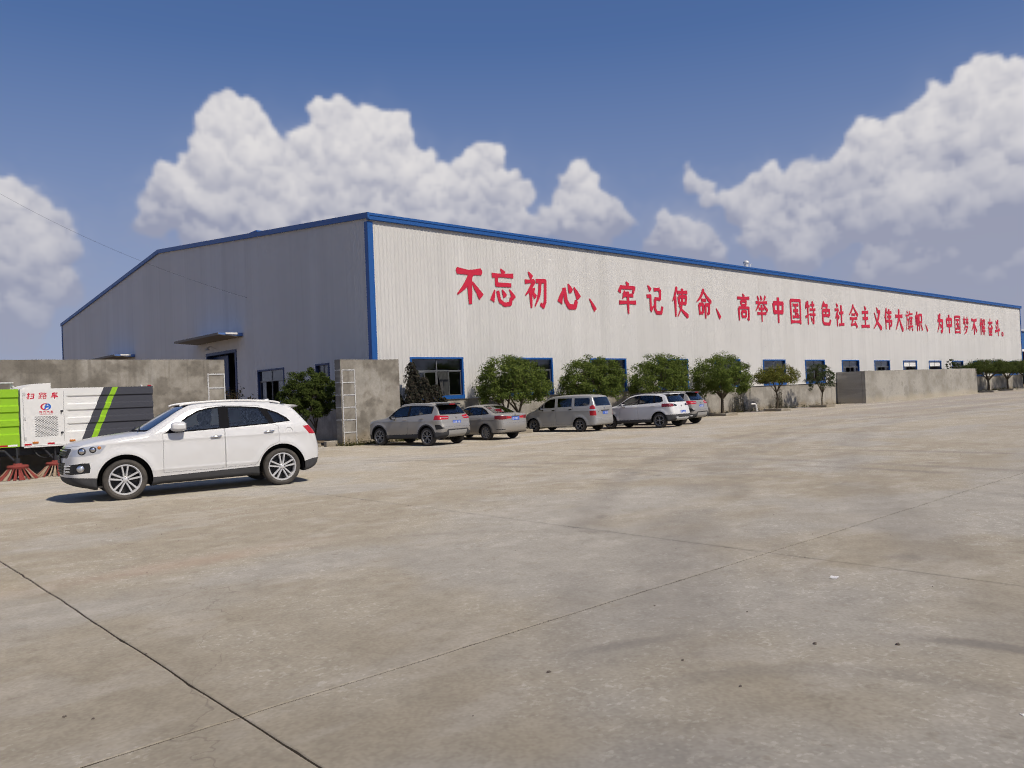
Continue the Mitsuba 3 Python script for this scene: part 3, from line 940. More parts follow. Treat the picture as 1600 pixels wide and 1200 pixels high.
SUV = dict(
    side=[(-.58, .215), (-.80, .275), (-.93, .35), (-.985, .45), (-.99, .62), (-.965, .80), (-.93, .93), (-.90, 1.0), (-.78, 1.06), (-.45, 1.125), (0.0, 1.175), (.20, 1.195), (.26, 1.21), (.40, 1.29), (.65, 1.44), (.90, 1.585), (1.06, 1.655), (1.3, 1.69), (1.7, 1.705), (2.1, 1.70),
          (2.6, 1.67), (2.95, 1.615), (3.12, 1.57), (3.22, 1.49), (3.40, 1.27), (3.54, 1.10), (3.60, 1.02), (3.64, .86), (3.69, .72), (3.695, .60), (3.66, .42), (3.58, .32), (3.40, .24)],
    plan=[(-1.0, 0), (-.99, .52), (-.94, .70), (-.80, .83), (-.5, .90), (0, .93), (1.4, .94), (2.8, .94), (3.25, .915), (3.5, .86), (3.64, .74), (3.70, .5), (3.70, 0)],
    sec=[(.80, .19), (.895, .25), (.915, .40), (.935, .60), (.945, .80), (.93, .98), (.915, 1.08), (.885, 1.18), (.80, 1.38), (.715, 1.56), (.63, 1.72)],
    xf=.6, xr=2.2, crown=(.26, .20, .10, .05), taper=(.05, .12), belt=1.17, base=2.815, wr=.365, arch=.455, flare=.018, round=.08,
    creases=((1.02, .010, -.2, 3.3), (.50, .010, .45, 2.4)),
    paint='m_carwhite', glass='m_carglass',
    dlo=[(.66, 1.145), (1.75, 1.183), (2.6, 1.222), (3.02, 1.255), (2.96, 1.33), (2.80, 1.435), (2.60, 1.515), (2.43, 1.557), (2.1, 1.592), (1.77, 1.606), (1.5, 1.588), (1.30, 1.545), (1.09, 1.44), (.84, 1.26)],
    windows=[[(.86, 1.178), (1.655, 1.205), (1.675, 1.578), (1.5, 1.563), (1.32, 1.523), (1.12, 1.425), (.98, 1.318)],
             [(1.845, 1.212), (2.60, 1.246), (2.44, 1.53), (2.1, 1.568), (1.855, 1.58)],
             [(2.70, 1.25), (2.95, 1.268), (2.90, 1.335), (2.78, 1.415), (2.60, 1.487)]],
    screens=[('windscreen', [(-.70, 1.225), (.70, 1.225), (.61, 1.60), (.54, 1.635), (-.54, 1.635), (-.61, 1.60)], .1, 1.25, 0, 0),
             ('rear_window', [(-.62, 1.20), (.62, 1.20), (.54, 1.48), (-.54, 1.48)], 3.05, 4, 0, 0)],
    inlays=suv_inlays, extras=suv_extras,
    panels=[('hood', (sidep([(-.905, .985), (-.74, 1.008), (-.3, 1.035), (.1, 1.10), (.235, 1.16), (.225, 1.5), (-.95, 1.5)], -1.3, 1.3) ^ Manifold.cube([4, 1.56, 3]).translate([-2, -.78, 0]),
                      sidep([(-.91, .98), (-.74, 1.003), (-.3, 1.030), (.1, 1.095), (.24, 1.155), (.23, 1.5), (-.95, 1.5)], -1.3, 1.3) ^ Manifold.cube([4, 1.57, 3]).translate([-2, -.785, 0])), 0),
            ('door', [(.64, .435), (1.735, .435), (1.735, 1.185), (1.76, 1.62), (1.45, 1.615), (1.1, 1.48), (.645, 1.15)], .45),
            ('door', [(1.745, .44), (2.30, .45), (2.42, .62), (2.56, .78), (2.77, .868), (2.77, 1.17), (2.60, 1.24), (2.45, 1.59), (1.77, 1.62), (1.745, 1.185)], .45)],
    handles=[(1.575, 1.035), (2.575, 1.072)], handle='m_chrome', cup='m_silver',
    track=.80, wheel=wheel_meshes(.368, .268, .24, ('twin', 5)), seats=(1.45, 2.35), dash=.62, _w={})


# ---- the parked cars, seen from behind
def skin_x(B, y, z, x1=4.2, x0=2.0):
    x = x1
    while x > x0 and B.f(np.array([x]), np.array([float(y)]), np.array([float(z)]))[0] > 0:
        x -= .004
    return x


def rear_kit(put, B, plate, badge=None, wiper=None):
    y0, y1, z0, z1 = plate
    plate_obj(put, skin_x(B, 0, (z0 + z1) / 2) + .004, y0, y1, z0, z1, 1)
    if badge:
        m = lathe_y([(0, .006), (.045, .006), (.05, -.006), (0, -.006)], 20)
        m.apply_transform(mat([[0, 1, 0, 0], [-1, 0, 0, 0], [0, 0, 1, 0]]))
        m.apply_translation((skin_x(B, 0, badge) + .002, 0, badge))
        put('badge', shape(m, 'm_chrome', 30))
    if wiper:
        za, zb = wiper
        put('rear_wiper', shape(tube([(skin_x(B, 0, za) + .02, 0, za), (skin_x(B, .25, zb) + .02, .25, zb), (skin_x(B, .42, zb - .03) + .02, .42, zb - .03)], .01, 6), 'm_black', True))


def silver_inlays(both, off):
    out = []
    for s in (0, 1):
        out.append(('sill_trim', 'm_trim', both([(.2, .1), (2.5, .1), (2.5, .46), (.2, .40)], .5)[s], None))
    for s in (0, 1):
        for wx in (0, 2.6):
            out.append(('arch_trim', 'm_trim', sidep(circ(wx, .34, .475), *((-1.3, -.5), (.5, 1.3))[s]), None))
    for s in (-1, 1):
        out.append(('tail_light', 'm_redlens', frontp([(s * .98, 1.14), (s * .80, 1.13), (s * .36, 1.09), (s * .42, .97), (s * .98, .955)][::s], 2.98, 4), None))
    skid = frontp([(-.46, .30), (.46, .30), (.50, .56), (-.50, .56)], 3.0, 4)
    out.append(('skid_plate', 'm_palesilver', skid, None))
    for s in (-1, 1):
        out.append(('reflector_vent', 'm_black', frontp([(s * .66, .66), (s * .86, .60), (s * .86, .79), (s * .80, .77), (s * .76, .69)][::s], 3.0, 4), None))
    out.append(('rear_bumper_trim', 'm_trim', frontp([(-1.1, .1), (1.1, .1), (1.1, .53), (.78, .50), (.62, .52), (.53, .61), (-.53, .61), (-.62, .52), (-.78, .50), (-1.1, .53)], 2.9, 4), None))
    for s in (0, 1):
        out.append(('headlight', 'm_clearlens', both([(-.86, .80), (-.5, .93), (-.3, .94), (-.5, .84)], .44)[s], None))
    out.append(('front_bumper_trim', 'm_trim', sidep([(-1.2, 0), (-1.2, .46), (-.4, .42), (-.4, 0)], -1.3, 1.3), None))
    return out


def silver_extras(put, B):
    mirror_obj(put, .88, .80, 1.07, 'm_black', .2, .11, .14)
    sp = trimesh.convex.convex_hull(np.array([(2.80, -.56, 1.57), (2.80, .56, 1.57), (3.10, -.50, 1.545), (3.10, .50, 1.545), (3.14, -.48, 1.50), (3.14, .48, 1.50), (2.9, -.56, 1.50), (2.9, .56, 1.50)]))
    put('spoiler', shape(sp, 'm_black', 25))
    put('brake_lamp', shape(cbox(3.125, 3.155, -.16, .16, 1.505, 1.535, .004), 'm_redlens'))
    for s in (-1, 1):
        put('roof_rail', shape(tube(curve([(.95, s * .56, 1.49), (1.15, s * .57, 1.56), (1.8, s * .57, 1.59), (2.5, s * .55, 1.565), (2.75, s * .54, 1.53)]), .016, 8), 'm_galv', True))
        put('tail_light' + ('' if s < 0 else '_001') + '__strip', shape(tube([(skin_x(B, s * .44, 1.03) + .004, s * .44, 1.03), (skin_x(B, s * .6, 1.03) + .004, s * .6, 1.03), (skin_x(B, s * .78, 1.045) + .004, s * .78, 1.045)], .014, 6), 'm_clearlens', True))
    rear_kit(put, B, (-.22, .22, .78, .92), 1.0, (1.16, 1.20))


SILVER = dict(
    side=[(-.70, .22), (-.80, .28), (-.86, .42), (-.87, .62), (-.84, .80), (-.78, .92), (-.60, 1.0), (-.2, 1.06), (.15, 1.10), (.30, 1.14), (.62, 1.34), (.92, 1.50), (1.1, 1.55), (1.5, 1.585), (1.9, 1.59), (2.4, 1.57), (2.8, 1.54), (2.95, 1.50), (3.10, 1.30), (3.22, 1.13),
          (3.30, 1.08), (3.34, .92), (3.36, .80), (3.43, .68), (3.44, .58), (3.40, .42), (3.32, .34), (3.1, .28)],
    plan=[(-.87, 0), (-.86, .45), (-.80, .66), (-.66, .79), (-.4, .86), (0, .885), (1.3, .895), (2.6, .895), (3.0, .875), (3.25, .82), (3.38, .72), (3.44, .5), (3.45, 0)],
    sec=[(.76, .20), (.86, .27), (.875, .40), (.89, .60), (.895, .76), (.88, .92), (.865, 1.0), (.83, 1.08), (.74, 1.30), (.66, 1.48), (.59, 1.62)],
    xf=.6, xr=2.1, crown=(.26, .20, .09, .05), taper=(.05, .10), belt=1.05, base=2.6, wr=.34, arch=.42, flare=.02, round=.08, creases=((.93, .012, -.1, 3.2),),
    paint='m_silver', glass='m_darkglass',
    dlo=[(.50, 1.06), (1.6, 1.10), (2.82, 1.20), (2.80, 1.46), (2.4, 1.495), (1.9, 1.51), (1.4, 1.505), (1.05, 1.46), (.75, 1.28)],
    windows=[[(.72, 1.09), (1.55, 1.125), (1.55, 1.485), (1.35, 1.48), (1.05, 1.42), (.85, 1.28)], [(1.65, 1.13), (2.76, 1.215), (2.74, 1.44), (2.4, 1.47), (1.65, 1.49)]],
    screens=[('windscreen', [(-.66, 1.15), (.66, 1.15), (.56, 1.50), (-.56, 1.50)], .1, 1.15, 0, 0), ('rear_window', [(-.66, 1.17), (.66, 1.17), (.56, 1.475), (-.56, 1.475)], 2.82, 4, 0, 0)],
    inlays=silver_inlays, extras=silver_extras,
    panels=[('door', [(.55, .42), (1.60, .42), (1.60, 1.10), (1.60, 1.50), (1.35, 1.51), (1.0, 1.43), (.55, 1.08)], .45), ('door', [(1.61, .42), (2.12, .44), (2.26, .66), (2.50, .80), (2.58, 1.14), (2.45, 1.50), (1.61, 1.51)], .45),
            ('tailgate', (frontp([(-.72, .70), (.72, .70), (.80, .90), (.74, 1.12), (.62, 1.55), (-.62, 1.55), (-.74, 1.12), (-.80, .90)], 2.86, 4), frontp([(-.725, .695), (.725, .695), (.806, .90), (.746, 1.12), (.626, 1.555), (-.626, 1.555), (-.746, 1.12), (-.806, .90)], 2.855, 4)), 0)],
    handles=[(1.45, .97), (2.35, 1.02)], handle='m_silver', cup='m_silver',
    track=.765, wheel=wheel_meshes(.345, .24, .22, ('fork', 5)), rim='m_rimgrey', seats=(1.35, 2.2), dash=.55, _w={})


def sedan_inlays(both, off):
    out = []
    for s in (-1, 1):
        out.append(('tail_light', 'm_darkred', frontp([(s * .98, 1.02), (s * .70, 1.0), (s * .50, .985), (s * .50, .86), (s * .76, .84), (s * .98, .90)][::s], 3.22, 4.2), None))
    for s in (-1, 1):
        out.append(('boot_light', 'm_redlens', frontp([(s * .494, .985), (s * .24, .955), (s * .24, .885), (s * .494, .865)][::s], 3.22, 4.2), None))
    for s in (-1, 1):
        out.append(('bumper_slot', 'm_black', frontp([(s * .60, .43), (s * .84, .43), (s * .84, .46), (s * .62, .46)][::s], 3.3, 4.2), None))
    out.append(('rear_valance', 'm_trim', frontp([(-1, .1), (1, .1), (1, .30), (.6, .32), (-.6, .32), (-1, .30)], 3.0, 4.2), None))
    for s in (0, 1):
        out.append(('headlight', 'm_clearlens', both([(-.9, .66), (-.5, .80), (-.25, .82), (-.5, .70)], .44)[s], None))
    return out


def sedan_extras(put, B):
    mirror_obj(put, .92, .79, 1.0, 'm_silver', .19, .1, .13)
    rear_kit(put, B, (-.22, .22, .80, .94), 1.0)
    bar = tube([(skin_x(B, y, .965) + .006, y, .965) for y in np.linspace(-.24, .24, 7)], .014, 6)
    put('boot_trim', shape(bar, 'm_black', True))


SEDAN = dict(
    side=[(-.78, .19), (-.90, .25), (-.95, .40), (-.95, .58), (-.90, .72), (-.78, .80), (-.4, .87), (.1, .94), (.45, 1.0), (.62, 1.06), (.95, 1.25), (1.2, 1.38), (1.4, 1.43), (1.7, 1.465), (2.0, 1.465), (2.3, 1.43), (2.6, 1.33), (2.9, 1.19), (3.08, 1.115), (3.2, 1.095), (3.50, 1.09), (3.60, 1.07),
          (3.63, .98), (3.62, .80), (3.68, .64), (3.69, .50), (3.65, .34), (3.5, .24)],
    plan=[(-.96, 0), (-.95, .45), (-.88, .66), (-.72, .80), (-.4, .86), (0, .88), (1.3, .888), (2.7, .885), (3.2, .86), (3.48, .80), (3.62, .68), (3.69, .45), (3.70, 0)],
    sec=[(.78, .17), (.85, .23), (.868, .36), (.885, .56), (.888, .70), (.88, .84), (.865, .94), (.82, 1.02), (.72, 1.24), (.64, 1.38), (.57, 1.50)],
    xf=.6, xr=2.3, crown=(.26, .20, .09, .05), taper=(.06, .10), belt=.99, base=2.7, wr=.315, arch=.375, flare=.014, round=.08, creases=((.84, .010, .2, 3.4),),
    paint='m_silver', glass='m_darkglass', seatmat='m_seatred',
    dlo=[(.62, 1.0), (1.6, 1.02), (2.62, 1.06), (2.86, 1.09), (2.62, 1.25), (2.35, 1.355), (2.0, 1.385), (1.6, 1.38), (1.35, 1.34), (1.0, 1.18)],
    windows=[[(.80, 1.025), (1.62, 1.045), (1.62, 1.36), (1.38, 1.32), (1.05, 1.17)], [(1.70, 1.05), (2.40, 1.08), (2.36, 1.325), (2.0, 1.36), (1.70, 1.36)], [(2.46, 1.085), (2.76, 1.10), (2.58, 1.22), (2.44, 1.285)]],
    screens=[('windscreen', [(-.64, 1.06), (.64, 1.06), (.54, 1.38), (-.54, 1.38)], .4, 1.5, 0, 0), ('rear_window', [(-.60, 1.13), (.60, 1.13), (.52, 1.40), (-.52, 1.40)], 2.3, 3.4, 0, 0)],
    inlays=sedan_inlays, extras=sedan_extras,
    panels=[('door', [(.62, .34), (1.66, .34), (1.66, 1.02), (1.66, 1.385), (1.35, 1.345), (1.0, 1.18), (.62, 1.0)], .45), ('door', [(1.67, .34), (2.24, .36), (2.36, .56), (2.60, .70), (2.68, 1.06), (2.45, 1.36), (1.67, 1.385)], .45),
            ('boot_lid', (frontp([(-.70, .70), (.70, .70), (.72, 1.2), (-.72, 1.2)], 3.02, 4), frontp([(-.705, .695), (.705, .695), (.725, 1.2), (-.725, 1.2)], 3.015, 4)), 0)],
    handles=[(1.5, .88), (2.4, .91)], handle='m_silver', cup='m_silver',
    track=.765, wheel=wheel_meshes(.318, .215, .205, ('blade', 10)), rim='m_rimgrey', seats=(1.45, 2.3), dash=.7, _w={})


def van_inlays(both, off):
    out = []
    for s in (-1, 1):
        out.append(('tail_light', 'm_redlens', frontp([(s * .98, .76), (s * .70, .76), (s * .725, 1.02), (s * .745, 1.24), (s * .98, 1.26)][::s], 3.30, 4.4) - frontp([(s * .98, .99), (s * .6, .99), (s * .6, 1.06), (s * .98, 1.06)][::s], 3.3, 4.4), None))
    for s in (-1, 1):
        out.append(('reversing_lamp', 'm_clearlens', frontp([(s * .98, .99), (s * .72, .99), (s * .724, 1.06), (s * .98, 1.06)][::s], 3.30, 4.4), None))
    out.append(('rear_step', 'm_trim', frontp([(-1, .1), (1, .1), (1, .31), (-1, .31)], 3.0, 4.4), None))
    for s in (0, 1):
        out.append(('headlight', 'm_clearlens', both([(-.8, .72), (-.45, .86), (-.2, .90), (-.4, .76)], .44)[s], None))
    out.append(('front_bumper_trim', 'm_trim', sidep([(-1.2, 0), (-1.2, .34), (-.4, .32), (-.4, 0)], -1.3, 1.3), None))
    return out


def van_extras(put, B):
    mirror_obj(put, .58, .80, 1.14, 'm_black', .18, .11, .17)
    rear_kit(put, B, (-.22, .22, .80, .94), 1.08)
    bar = tube([(skin_x(B, y, .98) + .008, y, .98) for y in np.linspace(-.34, .34, 7)], .022, 6)
    put('tailgate_trim', shape(bar, 'm_black', True))
    m = lathe_y([(0, .006), (.024, .006), (.024, -.006), (0, -.006)], 14)
    m.apply_transform(mat([[0, 1, 0, 0], [-1, 0, 0, 0], [0, 0, 1, 0]]))
    m.apply_translation((skin_x(B, -.52, .92) + .002, -.52, .92))
    put('lock', shape(m, 'm_black'))


VAN = dict(
    side=[(-.62, .20), (-.72, .26), (-.76, .42), (-.74, .62), (-.66, .80), (-.50, .92), (-.2, 1.02), (.02, 1.10), (.25, 1.26), (.50, 1.45), (.72, 1.60), (.90, 1.67), (1.2, 1.715), (1.7, 1.745), (2.4, 1.745), (3.0, 1.725), (3.30, 1.69), (3.40, 1.63),
          (3.52, 1.34), (3.60, 1.15), (3.63, .95), (3.64, .70), (3.69, .58), (3.70, .46), (3.67, .34), (3.5, .26)],
    plan=[(-.77, 0), (-.75, .42), (-.68, .62), (-.5, .76), (-.2, .825), (.2, .84), (1.5, .845), (3.0, .845), (3.40, .83), (3.58, .77), (3.66, .64), (3.70, .4), (3.71, 0)],
    sec=[(.76, .18), (.82, .24), (.835, .40), (.845, .60), (.845, .80), (.84, .95), (.825, 1.08), (.795, 1.2), (.745, 1.42), (.70, 1.60), (.66, 1.76)],
    xf=.5, xr=2.3, crown=(.24, .22, .07, .05), taper=(.06, .03), belt=1.09, base=2.72, wr=.315, arch=.375, flare=.016, round=.07, creases=((.98, .008, .2, 3.5), (.50, .006, .3, 3.4)),
    paint='m_palesilver', glass='m_darkglass', frame='m_palesilver',
    dlo=[(.22, 1.10), (1.25, 1.145), (3.38, 1.20), (3.34, 1.58), (3.2, 1.60), (1.4, 1.625), (1.0, 1.60), (.72, 1.46)],
    windows=[[(.40, 1.13), (.62, 1.14), (.62, 1.35), (.56, 1.31)], [(.66, 1.14), (1.30, 1.165), (1.28, 1.585), (1.0, 1.56), (.80, 1.47), (.66, 1.37)], [(1.46, 1.175), (2.28, 1.195), (2.26, 1.595), (1.44, 1.595)], [(2.42, 1.20), (3.16, 1.215), (3.28, 1.29), (3.26, 1.54), (3.18, 1.575), (2.40, 1.59)]],
    screens=[('windscreen', [(-.66, 1.14), (.66, 1.14), (.60, 1.60), (-.60, 1.60)], -.2, 1.0, 0, 0), ('rear_window', [(-.64, 1.20), (.64, 1.20), (.61, 1.60), (-.61, 1.60)], 3.2, 4.4, 0, 0)], screen_rim=False,
    inlays=van_inlays, extras=van_extras,
    panels=[('door', [(.45, .34), (1.36, .34), (1.36, 1.15), (1.36, 1.62), (1.0, 1.60), (.6, 1.37), (.30, 1.12)], .45), ('door', [(1.37, .34), (2.34, .34), (2.36, 1.19), (2.34, 1.61), (1.37, 1.62)], .45),
            ('tailgate', (frontp([(-.74, .62), (.74, .62), (.75, 1.2), (.66, 1.68), (-.66, 1.68), (-.75, 1.2)], 3.2, 4.4), frontp([(-.745, .615), (.745, .615), (.755, 1.2), (.665, 1.685), (-.665, 1.685), (-.755, 1.2)], 3.195, 4.4)), 0)],
    handles=[(1.22, 1.03), (2.2, 1.06)], handle='m_black', cup='m_black',
    track=.725, wheel=wheel_meshes(.315, .20, .2, ('plain', 5)), rim='m_rimgrey', seats=(1.0, 2.0), dash=.25, _w={})


def cross_inlays(both, off):
    out = []
    for s in (0, 1):
        out.append(('sill_trim', 'm_trim', both([(.2, .1), (2.5, .1), (2.5, .40), (.2, .38)], .5)[s], None))
    for s in (-1, 1):
        out.append(('tail_light', 'm_darkred', frontp([(s * .98, 1.06), (s * .74, 1.075), (s * .58, 1.06), (s * .56, .95), (s * .74, .92), (s * .98, .93)][::s], 2.80, 4), None))
    for s in (-1, 1):
        out.append(('gate_lamp', 'm_gloss', frontp([(s * .555, 1.06), (s * .36, 1.01), (s * .33, .97), (s * .40, .94), (s * .555, .95)][::s], 2.9, 4), None))
    out.append(('skid_plate', 'm_galv', frontp([(-.42, .26), (.42, .26), (.56, .44), (-.56, .44)], 3.0, 4), None))
    out.append(('rear_bumper_trim', 'm_trim', frontp([(-1.1, .1), (1.1, .1), (1.1, .58), (-1.1, .58)], 2.97, 4), None))
    for s in (0, 1):
        out.append(('headlight', 'm_clearlens', both([(-.86, .76), (-.5, .90), (-.25, .92), (-.45, .80)], .44)[s], None))
    out.append(('front_bumper_trim', 'm_trim', sidep([(-1.2, 0), (-1.2, .42), (-.4, .40), (-.4, 0)], -1.3, 1.3), None))
    return out


def cross_extras(put, B):
    mirror_obj(put, .84, .79, 1.06, 'm_carwhite', .19, .11, .14)
    for s in (-1, 1):
        put('roof_rail', shape(tube(curve([(.95, s * .56, 1.46), (1.2, s * .57, 1.545), (1.7, s * .58, 1.575), (2.3, s * .56, 1.565), (2.5, s * .55, 1.53)]), .02, 8), 'm_rimdark', True))
        put('exhaust_trim', shape(cbox(3.40, 3.46, s * .62 - .09, s * .62 + .09, .43, .47, .008), 'm_galv'))
    sp = trimesh.convex.convex_hull(np.array([(2.72, -.54, 1.535), (2.72, .54, 1.535), (3.0, -.48, 1.51), (3.0, .48, 1.51), (3.02, -.46, 1.475), (3.02, .46, 1.475), (2.8, -.54, 1.47), (2.8, .54, 1.47)]))
    put('spoiler', shape(sp, 'm_carwhite', 25))
    rear_kit(put, B, (-.22, .22, .60, .74), .93, (1.14, 1.17))


CROSS = dict(
    side=[(-.68, .20), (-.80, .27), (-.86, .42), (-.86, .62), (-.82, .80), (-.70, .92), (-.4, .98), (.1, 1.05), (.35, 1.12), (.65, 1.30), (.95, 1.46), (1.2, 1.525), (1.6, 1.56), (2.0, 1.56), (2.5, 1.53), (2.85, 1.49), (2.98, 1.44), (3.10, 1.26), (3.20, 1.12), (3.27, 1.06),
          (3.32, .90), (3.36, .75), (3.42, .62), (3.43, .50), (3.38, .36), (3.2, .27)],
    plan=[(-.87, 0), (-.85, .45), (-.78, .66), (-.62, .79), (-.3, .86), (0, .875), (1.3, .885), (2.65, .885), (3.0, .86), (3.25, .79), (3.37, .68), (3.43, .42), (3.44, 0)],
    sec=[(.76, .19), (.85, .26), (.865, .40), (.88, .60), (.885, .76), (.87, .92), (.855, 1.0), (.81, 1.08), (.73, 1.28), (.65, 1.45), (.58, 1.60)],
    xf=.6, xr=2.1, crown=(.26, .20, .12, .05), taper=(.05, .10), belt=1.04, base=2.655, wr=.335, arch=.405, flare=.02, round=.085, creases=((.95, .010, -.1, 3.1),),
    paint='m_carwhite', glass='m_darkglass',
    dlo=[(.42, 1.03), (1.5, 1.075), (2.70, 1.13), (2.84, 1.18), (2.74, 1.36), (2.58, 1.42), (2.2, 1.465), (1.7, 1.485), (1.3, 1.46), (1.0, 1.37), (.7, 1.20)],
    windows=[[(.72, 1.06), (1.52, 1.095), (1.52, 1.455), (1.3, 1.435), (1.0, 1.34), (.78, 1.19)], [(1.62, 1.10), (2.36, 1.135), (2.30, 1.43), (1.95, 1.455), (1.62, 1.46)], [(2.44, 1.14), (2.68, 1.155), (2.74, 1.19), (2.66, 1.34), (2.54, 1.40), (2.38, 1.42)]],
    screens=[('windscreen', [(-.64, 1.12), (.64, 1.12), (.55, 1.47), (-.55, 1.47)], .1, 1.2, 0, 0), ('rear_window', [(-.70, 1.15), (.70, 1.15), (.54, 1.44), (-.54, 1.44)], 2.72, 4, 0, 0)],
    inlays=cross_inlays, extras=cross_extras,
    panels=[('door', [(.55, .40), (1.56, .40), (1.56, 1.08), (1.56, 1.475), (1.3, 1.46), (1.0, 1.37), (.55, 1.06)], .45), ('door', [(1.57, .40), (2.16, .42), (2.30, .64), (2.52, .78), (2.60, 1.10), (2.36, 1.45), (1.57, 1.475)], .45),
            ('tailgate', (frontp([(-.70, .60), (.70, .60), (.74, .90), (.72, 1.12), (.58, 1.50), (-.58, 1.50), (-.72, 1.12), (-.74, .90)], 2.75, 4), frontp([(-.705, .595), (.705, .595), (.746, .90), (.726, 1.12), (.586, 1.505), (-.586, 1.505), (-.726, 1.12), (-.746, .90)], 2.745, 4)), 0)],
    handles=[(1.4, .96), (2.35, .99)], handle='m_carwhite', cup='m_carwhite',
    track=.755, wheel=wheel_meshes(.335, .235, .215, ('fork', 4)), rim='m_rimgrey', seats=(1.35, 2.2), dash=.5, _w={})

